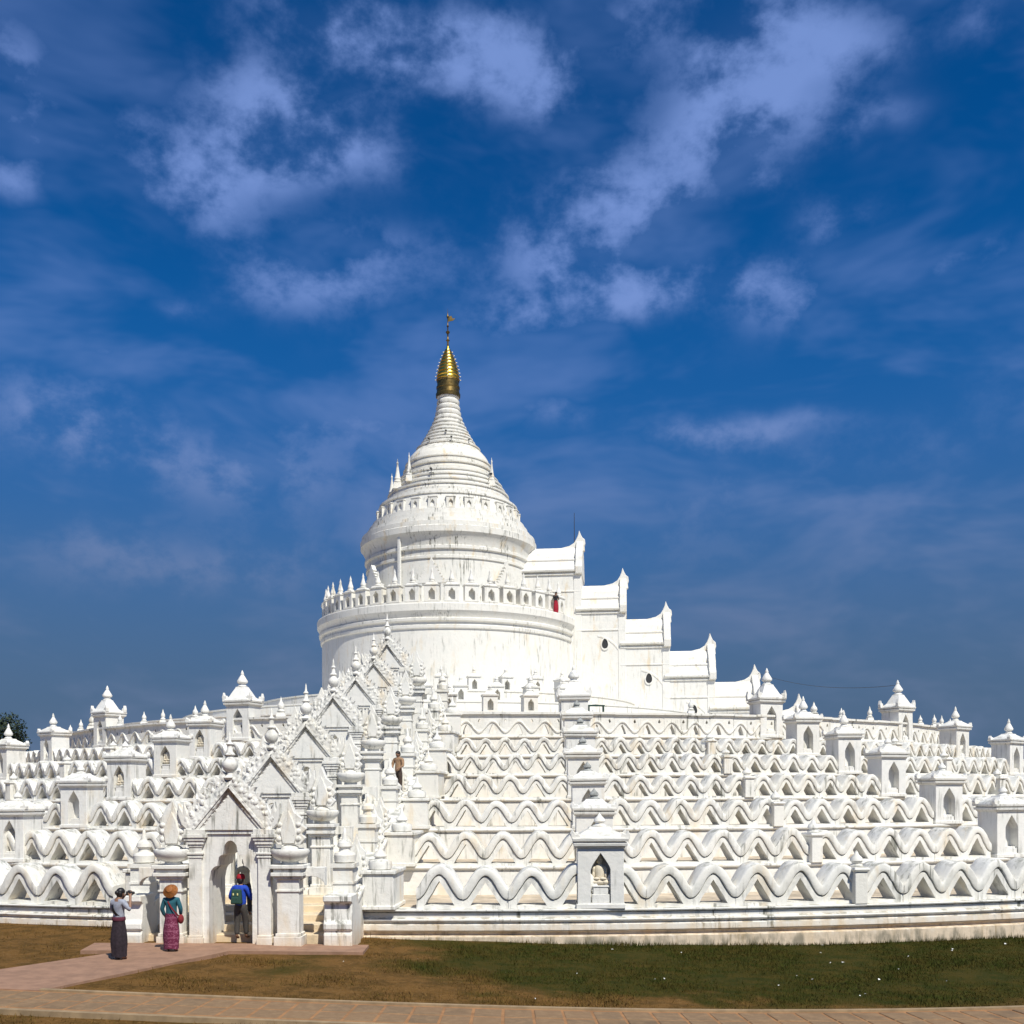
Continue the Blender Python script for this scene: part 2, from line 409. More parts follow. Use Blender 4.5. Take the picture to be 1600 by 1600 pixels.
def sheet(poly_fn, nu, nv, top, thick):
    """slab following the ground: poly_fn(u,v)->x,y"""
    m_ = MB()
    for j in range(nv + 1):
        for i in range(nu + 1):
            x, y = poly_fn(i / nu, j / nv); m_.v.append((x, y, gz(x) + top))
    n = (nu + 1) * (nv + 1)
    for j in range(nv + 1):
        for i in range(nu + 1):
            x, y = poly_fn(i / nu, j / nv); m_.v.append((x, y, gz(x) + top - thick))
    I = lambda i, j: j * (nu + 1) + i
    for j in range(nv):
        for i in range(nu):
            m_.f.append((I(i,j), I(i+1,j), I(i+1,j+1), I(i,j+1)))
    for i in range(nu):
        m_.f.append((I(i,0)+n, I(i+1,0)+n, I(i+1,0), I(i,0))); m_.f.append((I(i,nv), I(i+1,nv), I(i+1,nv)+n, I(i,nv)+n))
    for j in range(nv):
        m_.f.append((I(0,j), I(0,j+1), I(0,j+1)+n, I(0,j)+n)); m_.f.append((I(nu,j)+n, I(nu,j+1)+n, I(nu,j+1), I(nu,j)))
    return m_
PHS = rad(-5.84)                                   # bearing of the front stairway
# pink concrete path to the gate: diagonal leg and an apron in front of the gateway
def quadmap(A, B, C, D_):
    def f(u, v):
        p = [(A[k]*(1-u) + B[k]*u) * (1-v) + (D_[k]*(1-u) + C[k]*u) * v for k in (0, 1)]
        return p[0], p[1]
    return f
struct(sheet(quadmap((-11.35, -63.15), (-8.25, -63.85), (-5.6, -58.5), (-8.1, -58.5)), 14, 12, .075, .3).build('path', 'path'))
struct(sheet(quadmap((-9.3, -58.62), (-2.25, -58.5), (-2.2, -57.2), (-9.4, -57.3)), 14, 6, .079, .3).build('path', 'path'))
# ring walkway with slabs
RI, RO = 65.15, 66.95; WCX = 5.0
ring = lambda r0, r1, a0=-29.0, a1=25.0: (lambda u, v: (lambda a, r: (WCX + r*sin(a), -r*cos(a)))(rad(a0 + (a1-a0)*u), r0 + (r1-r0)*v))
walk = struct(sheet(ring(RI + .005, RO - .005), 190, 4, .055, .3).build('pavement', 'joint'))
nsl = 108
for k in range(nsl):
    a = rad(-29) + rad(54) * (k + .5) / nsl
    for row in range(2):
        r0 = RI + .16 + row * .72; wd = rad(54) / nsl * r0 - .045
        m_ = MB().box(-wd/2, wd/2, -.66, 0, -.06, .03)
        o = obj('paving_slab', m_.mesh('paving_slab', 'paver', bev=.012) if (k == 0) else slabs[row], walk)
        if k == 0:
            slabs = [o.data] if row == 0 else slabs + [o.data]
        p = (WCX + r0 * sin(a), -r0 * cos(a)); o.location = (p[0], p[1], gz(p[0]) + .035 + random.uniform(-.004, .006))
        o.rotation_euler = (random.uniform(-.006, .006), math.atan(.032) + random.uniform(-.006, .006), a + random.uniform(-.008, .008))
for r0, r1, a0_, a1_ in ((RI - .08, RI + .05, -11.75, 25), (RI - .08, RI + .05, -29, -14.6), (RO - .02, RO + .12, -29, 25)):
    struct(sheet(ring(r0, r1, a0_, a1_), int(abs(a1_ - a0_) * 3.5), 1, .095, .35).build('kerb', 'kerb', bev=.0))

# ------------------------------------------------------------------ terraces
TCX = 5.0                                           # the terraces' own centre lies a little east of the stupa's axis
TR = [55.6, 51.4, 47.6, 44.1, 41.0, 37.7, 34.2]
TZ = [1.01, 1.95, 3.05, 4.13, 5.16, 6.10, 7.20]
ORD = ['lowest', 'second', 'third', 'fourth', 'fifth', 'sixth', 'top']
LAMC = rad(1.372)
SHALF = 2.52                                       # half width of the stair corridor
ROWS = {   # shrines: bearing per terrace about the terraces' centre (degrees)
 'centre': [-0.7, -0.3, 0.09, 0.44, 0.85, 1.38, 2.04],
 'left':   [None, -23.8, -24.61, -25.8, -26.06, -27.24, -28.0],
 'right':  [None, 17.14, 18.06, 18.55, 18.98, 19.39, 20.16],
 'farleft':[None, None, None, None, -44.08, -47.0, -48.6],
 'farright':[None, None, None, 36.2, 36.9, 38.27, 38.93],
}
TURN = {'centre': -5, 'left': 7, 'right': -8, 'farleft': 8, 'farright': -8}
POSTS = [7.37, 8.23, 8.81, 9.44, 10.13, 11.26]
STAZ = [-10.97, -11.39, -11.84, -12.32, -12.81, -13.42, -14.2]   # where the stairway cuts each terrace
def tpolar(R, phi, z=0.0):
    return (TCX + R * sin(phi), -R * cos(phi), z)
def dilate(X, Zv, d, lam):
    """upper parallel curve of a periodic profile at distance d"""
    out = []
    for x in X:
        best = -9.0
        for k_ in (-lam, 0, lam):
            dx = X + k_ - x; m_ = np.abs(dx) < d
            if m_.any(): best = max(best, float((Zv[m_] + np.sqrt(d*d - dx[m_]**2)).max()))
        out.append(best)
    out = np.array(out); k = 5
    pad = np.concatenate([out[-k-1:-1], out, out[1:k+1]])
    return np.convolve(pad, np.ones(2*k+1) / (2*k+1), 'valid')
LAM1 = TR[0] * LAMC
_X = np.linspace(-.5, .5, 181)
_ZG = .27 + .70 * ((1 + np.cos(2*pi*_X)) / 2) ** 1.12
_ZT = dilate(_X * LAM1, _ZG, .255, LAM1)
def wave_mesh(R, c, sz, seed):
    """one wave of the undulating parapet, in polar form around the terraces' centre"""
    def P(t, ro, z):
        a = t * c; r = R + ro
        f = max(0, 1 - (2*abs(t))**4); q = Vector((t * 5 + seed * 7.3, z * 4, ro * 3 + R))
        n_ = mnoise.noise(q) * f
        return (r * sin(a), -(r + .03 * n_) * cos(a) + R, (z + .028 * f * mnoise.noise(q * 1.3 + Vector((9, 0, 0))) * (1 if z > .12 else 0)) * sz)
    n = 20; ts = [-.5 + i / n for i in range(n + 1)]
    zt = lambda t: float(np.interp(t, _X, _ZT)); zg = lambda t: float(np.interp(t, _X, _ZG))
    lo = lambda t: .095
    hw = .325
    hi = lambda t: .095 + .68 * max(0, 1 - abs(t) / hw) ** .94
    hx = [0] + [s_ * hw * k for k in (.1, .2, .35, .5, .65, .8, .93) for s_ in (-1, 1)]
    m_ = MB()
    m_.plate(P, ts + hx, lambda t: 0, lambda t: zg(t) - .04, [(-hw, hw, lo, hi)], -.012, -.72)
    # recessed groove between zigzag band and coping
    V = []; Fc = []
    for t in ts: V += [P(t, -.085, zg(t) - .07), P(t, -.085, zg(t) + .03), P(t, -.70, zg(t) + .03), P(t, -.70, zg(t) - .07)]
    for i in range(n):
        for j in range(4): Fc.append((i*4+j, (i+1)*4+j, (i+1)*4+(j+1) % 4, i*4+(j+1) % 4))
    m_.add(V, Fc)
    # the thick coping that rises and falls
    sec = [(.0, 'g', 0), (.03, 'g', .015), (.045, 'g', .06), (.045, 't', -.07), (.025, 't', -.025), (-.03, 't', 0), (-.70, 't', .02), (-.78, 't', -.05), (-.78, 'g', 0)]
    V = [P(t, ro, (zg(t) if k == 'g' else zt(t)) + dz) for t in ts for ro, k, dz in sec]; ns = len(sec); Fc = []
    for i in range(n):
        for j in range(ns):
            j2 = (j + 1) % ns
            Fc.append((i*ns+j, (i+1)*ns+j, (i+1)*ns+j2, i*ns+j2))
    Fc.append(tuple(range(ns))[::-1]); Fc.append(tuple(n*ns + j for j in range(ns)))
    m_.add(V, Fc)
    return m_.mesh('wave', 'white', smooth=.7)
def top_wave_mesh(R, c):
    def P(t, ro, z):
        a = t * c; r = R + ro
        return (r * sin(a), -r * cos(a) + R, z)
    n = 20; ts = [-.5 + i / n for i in range(n + 1)]
    m_ = MB()
    hw = .15
    hi = lambda t: .10 + .50 * max(0, 1 - abs((t + .2) / hw)) ** .7
    hi2 = lambda t: .70 + .16 * max(0, 1 - abs((t - .3) / .055)) ** .6
    lo2 = lambda t: .70 - .05 * max(0, 1 - abs((t - .3) / .055))
    ex = [-.2 + s_ * hw * k for k in (0, .25, .5, .75, .92) for s_ in (-1, 1)] + [.3 + s_ * .055 * k for k in (0, .5, .85) for s_ in (-1, 1)]
    m_.plate(P, ts + ex, lambda t: 0, lambda t: 1.02, [(-.2 - hw, -.2 + hw, lambda t: .10, hi), (.3 - .055, .3 + .055, lo2, hi2)], 0, -.38)
    zw = lambda t: .47 + .27 * cos(2*pi*(t + .2))
    sec = [(0, -.07), (.05, -.05), (.065, 0), (.05, .05), (0, .07)]
    V = [P(t, ro, zw(t) + dz) for t in ts for ro, dz in sec]; Fc = []
    for i in range(n):
        for j in range(4): Fc.append((i*5+j, (i+1)*5+j, (i+1)*5+j+1, i*5+j+1))
    m_.add(V, Fc)
    # straight coping
    for r0, r1, z0, z1 in ((-.42, .05, 1.02, 1.08), (-.46, .12, 1.08, 1.19)):
        V = []
        for t in ts[::4]: V += [P(t, r1, z0), P(t, r1, z1), P(t, r0, z1), P(t, r0, z0)]
        Fc = []
        for i in range(5):
            for j in range(4): Fc.append((i*4+j, (i+1)*4+j, (i+1)*4+(j+1) % 4, i*4+(j+1) % 4))
        m_.add(V, Fc)
    return m_.mesh('wave', 'white', smooth=.6)

VIEW = [(-44, 38), (-46, 41), (-50, 46), (-54, 52), (-60, 58), (-66, 64), (-72, 70)]
for k in range(7):
    R, z = TR[k], TZ[k]
    Rn = TR[k+1] + .02 if k < 6 else 2.0; ps = rad(STAZ[k])
    lab = ('lowest white terrace wall with undulating wave parapet above the grass' if k == 0 else
           'topmost terrace wall with straight coping over arched wave openings' if k == 6 else
           '%s terrace wall from the ground with undulating white wave parapet' % ORD[k])
    t = thing('terrace', lab, 'terrace', (TCX, 0, 0), group='concentric wave terraces')
    if k == 0:
        pr = [(R-2, -.9), (R+.24, -.9), (R+.24, .22), (R+.20, .245), (R+.05, .26), (R+.05, .34), (R+.17, .37), (R+.20, .41), (R+.19, .56), (R+.13, .60), (R+.13, .63),
              (R+.20, .66), (R+.22, .70), (R+.20, .74), (R+.11, .77), (R+.11, .90), (R+.05, .915), (R+.19, .945), (R+.205, .975), (R+.19, z), (R-.44, z), (R-.44, z-.3)]
    else:
        z0 = TZ[k-1] - .05
        pr = [(R-1.5, z0), (R+.08, z0), (R+.08, z-.19), (R+.03, z-.17), (R+.03, z-.12), (R+.15, z-.09), (R+.165, z-.05), (R+.15, z), (R-.44, z), (R-.44, z-.3)]
    dl = math.asin(SHALF / R)
    MB().lathe(pr, 420, a0=ps + dl, a1=ps + 2*pi - dl).build('plinth', 'plinth' if k == 0 else 'white', t, smooth=.5)
    MB().lathe([(R-.435, z-.5), (R-.435, z-.012), (Rn, z-.006), (Rn, z-.5)], 300, a0=ps + dl, a1=ps + 2*pi - dl).build('walkway', 'floor', t, smooth=.4)
    c = LAMC if k < 6 else rad(2.19)
    mes = [wave_mesh(R, c, R / TR[0], q) for q in range(4)] if k < 6 else [top_wave_mesh(R, c)]
    off = {0: .0, 1: .35, 2: .1, 3: .55, 4: .8, 5: .3, 6: .0}[k] * c
    i0, i1 = int(VIEW[k][0] / deg(c)), int(VIEW[k][1] / deg(c))
    for i in range(i0, i1):
        ph = i * c + off
        if abs(ph - ps) * R < SHALF + .95 + .5 * c * R: continue
        if any(ROWS[r][k] is not None and abs(ph - rad(ROWS[r][k])) * R < .25 for r in ROWS): continue
        o = obj('wave', random.choice(mes), t)
        jr = random.uniform(-.03, .03)
        o.location = polar(R + jr * .6, ph, z - .004); o.rotation_euler = (0, 0, ph)
        o.scale = (1.0, 1.0, random.uniform(.955, 1.045) if k < 6 else random.uniform(.985, 1.015))

# small weathered pinnacles along the topmost coping
TF = MB().frus(0, 0, 0, .16, .42, .42, .34, .34).lathe([(.15, .16), (.19, .22), (.11, .29), (.16, .38), (.14, .48), (.06, .60), (.04, .68), (0, .80)], 10).mesh('pinnacle', 'white', smooth=.7)
for a_ in (-60, -56, -52.5, -45, -41, -37.5, -33.5, -24, -21, 13, 25, 29, 33.5, 44, 48, 51, 55, 60):
    o = obj('pinnacle', TF, t); q = random.uniform(.75, 1.25)
    o.location = polar(TR[6] - .17, rad(a_ + random.uniform(-.6, .6)), TZ[6] + 1.17); o.scale = (q, q, q * random.uniform(.9, 1.3))

# ------------------------------------------------------------------ niche shrines
def ogee(w_, h_, z0):
    def hi(t):
        a = abs(t) / w_
        return z0 + h_ * (.66 + .34 * (1 - a) ** .62 * (1 - .25 * a))
    return hi
def foil(w_, h_, z0):
    """pointed cusped arch: half width w_, springing then point"""
    def hi(t):
        a = abs(t) / w_
        if a > .999: return z0 + h_ * .62
        if a > .55: return z0 + h_ * (.62 + .16 * math.sqrt(max(0, 1 - ((a - .55) / .45) ** 2)))
        return z0 + h_ * (.78 + .22 * (1 - (a / .55) ** 1.35))
    return hi
def ts_for(w_, full, n=14):
    return [-full, full] + [w_ * (-1 + 2 * i / n) for i in range(n + 1)] + [s_ * w_ * .55 for s_ in (-1, 1)]
def make_shrine(big_roof):
    W2, DP, HB = .66, 1.15, 1.72
    parts = {}
    b = MB()
    hi = ogee(.285, 1.44, .14)
    b.plate(flatP, ts_for(.285, W2), lambda t: 0, lambda t: HB, [(-.285, .285, lambda t: .16, hi)], 0, -.46)
    b.box(-W2, W2, .44, DP, 0, HB)
    b.box(-W2 - .04, W2 + .04, -.045, DP, 0, .13)
    parts['body'] = b.mesh('body', 'shrine', bev=.012)
    b = MB()
    b.box(-.25, .25, .03, .46, .16, .40).box(-.21, .21, .06, .46, .40, .60).box(-.24, .24, .04, .46, .60, .65)
    parts['pedestal'] = b.mesh('pedestal', 'shrine', bev=.012)
    b = MB().box(-.26, .26, .03, .46, .14, .33).box(-.22, .22, .08, .46, .33, .40)
    parts['low_pedestal'] = b.mesh('pedestal', 'shrine', bev=.012)
    b = MB()
    b.frus(0, DP/2, HB, HB + .06, 2*W2+.06, DP+.06, 2*W2+.10, DP+.10)
    b.frus(0, DP/2, HB+.06, HB+.15, 2*W2+.20, DP+.20, 2*W2+.24, DP+.24)
    b.frus(0, DP/2, HB+.15, HB+.20, 2*W2+.10, DP+.10, 2*W2+.10, DP+.10)
    b.frus(0, DP/2, HB+.20, HB+.29, 2*W2+.26, DP+.26, 2*W2+.30, DP+.30)
    parts['cornice'] = b.mesh('cornice', 'shrine', bev=.012)
    b = MB(); zr = HB + .29
    if big_roof:
        lv = [(0, 1.0), (.08, .93), (.2, .72), (.42, .56), (.62, .40), (.70, .36)]
        for (h0, s0), (h1, s1) in zip(lv[:-1], lv[1:]):
            b.frus(0, DP*.42, zr+h0, zr+h1, (2*W2+.1)*s0, (DP+.1)*s0, (2*W2+.1)*s1, (DP+.1)*s1)
        zt = zr + .70
    else:
        lv = [(0, 1.0), (.07, .93), (.26, .48), (.32, .42)]
        for (h0, s0), (h1, s1) in zip(lv[:-1], lv[1:]):
            b.frus(0, DP*.45, zr+h0, zr+h1, (2*W2+.1)*s0, (DP+.1)*s0, (2*W2+.1)*s1, (DP+.1)*s1)
        zt = zr + .32
    parts['roof'] = b.mesh('roof', 'shrine', bev=.015)
    q = MB().lathe([(.20, zt-.03), (.22, zt+.02), (.13, zt+.07), (.12, zt+.1), (.17, zt+.15), (.15, zt+.22), (.07, zt+.30), (0, zt+.40)], 12, 0, DP*.43)
    parts['low_finial'] = q.mesh('finial', 'shrine', smooth=.7)
    fs = 1.0 if big_roof else .85
    b = MB().lathe([(.22*fs, zt-.03), (.26*fs, zt+.03), (.17*fs, zt+.10), (.16*fs, zt+.14), (.27*fs, zt+.22), (.28*fs, zt+.30), (.20*fs, zt+.42), (.12*fs, zt+.55), (.08*fs, zt+.60), (.095*fs, zt+.66), (.03*fs, zt+.82), (0, zt+.86)], 12, 0, DP*.43)
    parts['finial'] = b.mesh('finial', 'shrine', smooth=.7)
    # corner ornaments, each leaning outward
    h = .42 if big_roof else .24
    b = MB().prism([(-.15, 0), (.15, 0), (.17, h*.45), (.10, h*1.0), (.03, h*.55), (-.06, h*.62), (-.12, h*.25)], -.09, .09)
    parts['corner_ornament'] = b.mesh('corner_ornament', 'shrine', bev=.015)
    return parts, (W2, DP, zr)
SH = {False: make_shrine(False), True: make_shrine(True)}
def place_shrine(k, ph, label, dark=False, sc_=1.0, turn=0.0, statue=False):
    big = (k == 6)
    parts, (W2, DP, zr) = SH[big]
    R, z = TR[k], TZ[k]
    t = thing('niche_shrine', label, 'shrine', tpolar(R + .17, ph, z + .003), ph + turn, 'niche shrines on the terraces')
    s_ = sc_ * (1.0 if k == 0 else .93 if k < 6 else 1.02)
    t.scale = (s_ * random.uniform(.96, 1.03), s_, s_ * random.uniform(.96, 1.03))
    t.rotation_euler = (random.uniform(-.012, .012), random.uniform(-.012, .012), ph + turn)
    for nm in ('body', 'cornice', 'roof'): obj(nm, parts[nm], t)
    obj('pedestal', parts['pedestal' if statue else 'low_pedestal'], t)
    f = obj('finial', parts['finial' if k > 3 and not dark else 'low_finial'], t)
    if dark: f.data = parts['low_finial'].copy(); f.data.materials[0] = M['dark_finial']
    for sx in (-1, 1):
        for yy in (.0, DP):
            c = obj('corner_ornament', parts['corner_ornament'], t)
            c.location = (sx * (W2 + .02), yy, zr - .01); c.scale = (sx, 1, 1)
    return t
ROWW = {'centre': 'row right of the gates', 'left': 'row left of the gates', 'right': 'right-hand row', 'farleft': 'far left row', 'farright': 'far right row'}
for r, lst in ROWS.items():
    for k, a in enumerate(lst):
        if a is None: continue
        if k == 0: lab = 'white niche shrine with seated statue on the lowest terrace, facing the viewer'
        elif k == 6: lab = 'horned niche shrine with bulb finial on the top terrace, %s' % ROWW[r]
        else: lab = 'white niche shrine on the %s terrace from below, %s' % (ORD[k], ROWW[r])
        place_shrine(k, rad(a), lab, dark=(r == 'centre' and 0 < k < 6), turn=rad(TURN[r]), statue=((r, k) in (('centre', 0), ('left', 3), ('left', 4), ('left', 5))))

# seated statues in the niches
def statue_mesh():
    m_ = MB()
    m_.ell((0, .02, .10), (.25, .17, .10), 14, 8)                       # folded legs
    m_.ell((-.16, -.06, .10), (.12, .10, .075), 10, 6); m_.ell((.16, -.06, .10), (.12, .10, .075), 10, 6)
    m_.lathe([(.13, .10), (.135, .22), (.15, .34), (.165, .46), (.14, .54), (.06, .60), (.05, .64)], 14, sy=.68)
    for s_ in (-1, 1):
        m_.ell((s_*.165, 0, .44), (.055, .06, .11), 8, 6); m_.ell((s_*.175, -.03, .30), (.042, .06, .11), 8, 6); m_.ell((s_*.10, -.13, .20), (.10, .04, .04), 8, 6)
    m_.ell((0, 0, .72), (.085, .095, .115), 12, 8); m_.ell((0, -.09, .71), (.016, .025, .03), 6, 4)
    for s_ in (-1, 1): m_.ell((s_*.088, .01, .70), (.015, .025, .05), 6, 4)
    m_.lathe([(.07, .79), (.062, .83), (.035, .875), (.03, .90), (0, .96)], 10, sy=1)
    return m_.mesh('body', 'statue', smooth=1.2)
STM = statue_mesh()
for r, k, desc in (('centre', 0, 'lowest'), ('left', 4, 'fifth'), ('left', 5, 'sixth'), ('left', 3, 'fourth')):
    s_ = 1.0 if k == 0 else .93
    ph = rad(ROWS[r][k]); o = obj('statue', STM)
    tag(o, 'seated meditating figure in the niche of the %s terrace, %s' % (desc, 'right of the gates' if r == 'centre' else 'left of the gates'), 'statue', 'seated statues in niches')
    o.location = tpolar(TR[k] + .17 - .24 * s_, ph, TZ[k] + .655 * s_); o.rotation_euler = (0, 0, ph + rad(TURN[r])); o.scale = (s_,) * 3

# slim posts that stand in the wave parapet
PM = {}
b = MB().box(-.2, .2, -.1, .55, 0, .95).frus(0, .22, .95, 1.02, .44, .70, .50, .76).frus(0, .22, 1.02, 1.09, .50, .76, .46, .70)
PM['shaft'] = b.mesh('shaft', 'white', bev=.015)
b = MB().lathe([(.17, 1.08), (.20, 1.13), (.12, 1.18), (.19, 1.27), (.17, 1.36), (.07, 1.46), (.05, 1.52), (0, 1.60)], 12, 0, .2)
PM['finial'] = b.mesh('finial', 'white', smooth=.8)
POSTROWS = [(POSTS, 'right of centre'), ([None, None, None, 27.4, 28.0, 28.8], 'between the right-hand shrine rows'), ([None, None, None, -35.0, -35.6, -37.0], 'between the left-hand shrine rows')]
for lst, where in POSTROWS:
    for k, a in enumerate(lst):
        if a is None: continue
        t = thing('terrace_post', 'white post with pot finial in the %s parapet, %s' % (ORD[k], where), 'post', tpolar(TR[k] + .12, rad(a), TZ[k] + .002), rad(a), 'posts in the wave parapets')
        t.scale = (1, 1, TR[k] / TR[0]); t.rotation_euler = (random.uniform(-.015, .015), random.uniform(-.02, .02), rad(a))
        for n_ in PM: obj(n_, PM[n_], t)

# ------------------------------------------------------------------ inner niche rings round the drum foot
RINGS = [(27.0, 7.2, 9.0, 2.35, (-15, 15)), (21.0, 9.0, 10.15, 2.3, (-20, 22)), (15.3, 10.15, 11.4, 2.3, (-28, 38))]
b = MB(); hi = foil(.17, .66, .08)
b.plate(flatP, ts_for(.17, .42, 10), lambda t: 0, lambda t: .88, [(-.17, .17, lambda t: .08, hi)], 0, -.45)
b.box(-.42, .42, .43, .75, 0, .88)
b.frus(0, .37, .88, .98, .94, .85, .98, .90).frus(0, .37, .98, 1.22, .78, .70, .30, .28)
NB = b.mesh('niche_block', 'drum', bev=.012)
NF = MB().lathe([(.13, 1.20), (.16, 1.27), (.09, 1.33), (.13, 1.42), (.06, 1.55), (0, 1.75)], 10, 0, .37).mesh('finial', 'drum', smooth=.8)
for q, (R, z0, z1, pitch, vw) in enumerate(RINGS):
    t = thing('niche_ring_wall', ['outer low ring wall with small arched niches below the drum', 'middle ring wall with small arched niches below the drum', 'inner ring wall with small arched niches against the drum'][q], 'wall', group='ring walls round the drum')
    Rn = RINGS[q+1][0] if q < 2 else 10.4
    MB().lathe([(R-1, z0-.1), (R+.06, z0-.1), (R+.06, z1-.16), (R+.02, z1-.14), (R+.10, z1-.08), (R+.10, z1), (Rn, z1)], 200).build('ring', 'drum', t, smooth=.5)
    st = pitch / R; a = rad(vw[0]) + st * (.5 if q == 1 else 0)
    while a < rad(vw[1]):
        if abs(a - PHS) * R > 2.6 or q > 0:
            n_ = obj('niche_block', NB, t); n_.location = polar(R, a, z1); n_.rotation_euler = (0, 0, a)
            obj('finial', NF, n_)
        a += st

# ------------------------------------------------------------------ stupa
st_ = thing('stupa', 'great white circular stupa with bell, spire and gilded crown', 'stupa')
MB().lathe([(9.168, 7.0), (10.403, 7.0), (10.364, 16.35), (10.48, 16.42), (10.499, 16.62), (10.422, 16.68), (10.422, 16.85), (10.596, 16.95), (10.615, 17.12), (10.48, 17.20), (10.518, 17.32), (10.66, 17.55), (10.74, 17.66), (10.76, 18.14), (10.731, 18.2), (6.272, 18.2)], 160).build('lower_drum', 'drum', st_, smooth=.45)
MB().lathe([(6.111, 18.1), (7.081, 18.1), (7.081, 18.5), (6.79, 18.6), (6.712, 22.3), (6.809, 22.36), (6.809, 22.55), (6.732, 22.6), (6.771, 23.0), (6.906, 23.08), (6.906, 23.3), (6.809, 23.36), (6.887, 23.75), (7.1, 24.15), (7.236, 24.3), (7.256, 24.75), (7.139, 24.82), (7.139, 25.15), (6.936, 25.2)], 140).build('upper_drum', 'upper', st_, smooth=.45)
prof = [(6.6, 25.1), (6.84, 25.15), (6.80, 25.5), (6.58, 25.55), (6.54, 25.92), (6.32, 25.97), (6.28, 26.3), (6.05, 26.38)]
rr, zz = 6.30, 26.4
for r_, z_ in ((5.90, 26.4), (5.62, 27.6), (5.72, 27.66), (5.70, 27.82), (5.30, 27.9), (5.28, 28.1), (5.16, 28.14), (5.16, 28.3), (4.96, 28.36), (4.92, 28.6), (5.02, 28.65), (5.02, 28.76), (4.66, 28.82), (4.62, 29.05), (4.72, 29.1), (4.72, 29.2), (4.42, 29.26), (4.38, 29.5), (4.47, 29.55), (4.47, 29.65), (4.1, 29.72), (4.06, 29.95), (4.14, 30.0), (4.14, 30.1), (3.85, 30.2)):
    prof.append((r_, z_))
MB().lathe(prof, 120).build('moulded_terrace', 'upper', st_, smooth=.4)
prof = [(3.6, 30.1), (3.85, 30.2), (3.85, 30.36), (3.66, 30.42), (3.62, 30.66), (3.74, 30.72), (3.74, 30.84), (3.54, 30.9), (3.50, 31.2), (3.57, 31.25), (3.57, 31.34), (3.42, 31.4), (3.32, 31.7), (3.16, 31.98), (2.95, 32.22), (2.74, 32.45), (2.58, 32.6), (2.66, 32.65), (2.66, 32.75), (2.44, 32.8)]
MB().lathe(prof, 96).build('bell', 'upper', st_, smooth=.45)
prof = [(2.2, 32.7)]
r0 = [(2.40, 32.8), (2.22, 33.08), (2.03, 33.4), (1.84, 33.73), (1.66, 34.05), (1.48, 34.4), (1.31, 34.76), (1.16, 35.14), (1.04, 35.57), (.97, 36.05), (.91, 36.5), (.88, 37.0), (.86, 37.4)]
for i in range(len(r0) - 1):
    (a, z0), (b_, z1) = r0[i], r0[i+1]
    h = z1 - z0
    prof += [(a, z0), (a + .035, z0 + h*.18), (a + .02, z0 + h*.55), ((a+b_)/2 - .03, z0 + h*.68), (b_ - .05, z0 + h*.92)]
prof += [(.84, 37.4)]
MB().lathe(prof, 64).build('spire', 'upper', st_, smooth=.5)
# gilded crown
prof = [(.80, 37.15), (1.0, 37.15), (1.02, 37.4), (.96, 37.45), (.93, 37.8), (.97, 37.85), (.97, 38.0), (.90, 38.05), (.90, 38.4), (.95, 38.45), (.94, 38.55)]
hti = MB().lathe(prof, 40).build('crown_base', 'gold_dark', st_, smooth=.5)
prof = [(.90, 38.5)]
for i in range(9):
    r1 = .80 * (1 - (i / 9.0) ** 1.6) + .15; z1 = 38.55 + i * .29
    prof += [(r1, z1), (r1 + .03, z1 + .06), (r1 - .02, z1 + .12), (r1 - .06, z1 + .26)]
prof += [(.13, 41.2), (.10, 41.4)]
crown = MB().lathe(prof, 40).build('crown', 'gold', st_, smooth=.5)
b = MB().lathe([(.09, 41.3), (.07, 41.8), (.16, 41.9), (.07, 42.0), (.055, 42.4), (.15, 42.52), (.17, 42.6), (.05, 42.72), (.05, 43.0), (.11, 43.08), (.04, 43.18), (.035, 43.7), (.09, 43.8), (.10, 43.9), (.03, 44.05), (0, 44.6)], 12)
b.build('crown_rod', 'gold_dark', st_, smooth=.7)
MB().prism([(0, 43.45), (.45, 43.55), (.62, 43.75), (.40, 43.72), (.30, 43.95), (0, 43.85)], -.015, .015).build('vane', 'gold_dark', st_)
bulb = MB().ell((0, 0, 0), (.05, .05, .05), 8, 6).mesh('lamp', 'glass_bulb', smooth=1.5)
for i in range(9):
    for s_ in range(4):
        r1 = .80 * (1 - (i / 9.0) ** 1.6) + .24; a = s_ * pi / 2 + rad(88)
        o = obj('lamp', bulb, crown); o.location = polar(r1, a, 38.6 + i * .29)
# niches round the moulded terrace, small spires, drain pipe, lamps
b = MB(); hi = foil(.16, .55, .12)
b.plate(flatP, ts_for(.16, .36, 10), lambda t: 0, lambda t: .85, [(-.16, .16, lambda t: .12, hi)], 0, -.3)
b.box(-.36, .36, .28, .5, 0, .85).box(-.40, .40, -.04, .4, .85, .93)
BN = b.mesh('bell_niche', 'upper', bev=.01)
for i in range(26):
    a = 2*pi*i/26 + .03
    if abs((a + pi) % (2*pi) - pi) > rad(100): continue
    o = obj('bell_niche', BN, st_); o.location = polar(5.92, a, 26.42); o.rotation_euler = (0, 0, a)
SP = MB().frus(0, 0, 0, .5, .7, .7, .55, .55).lathe([(.30, .5), (.33, .6), (.24, .7), (.27, .85), (.2, 1.0), (.14, 1.4), (.06, 2.0), (.09, 2.1), (.03, 2.25), (0, 2.5)], 12).mesh('corner_spire', 'upper', smooth=.6)
for a in (-57, -103):
    o = obj('corner_spire', SP, st_); o.location = polar(4.85, rad(a), 28.72)
for a in (-42, 48):
    o = obj('corner_spire', SP, st_); o.location = polar(4.65, rad(a), 29.1 if a < 0 else 28.9); o.scale = (.8, .8, .95)
b = MB().box(-.13, .13, -.1, .1, 18.6, 24.4)
o = b.build('drain_pipe', 'pipe', st_, bev=.03); o.location = polar(6.98, rad(-33)); o.rotation_euler = (0, 0, rad(-33))
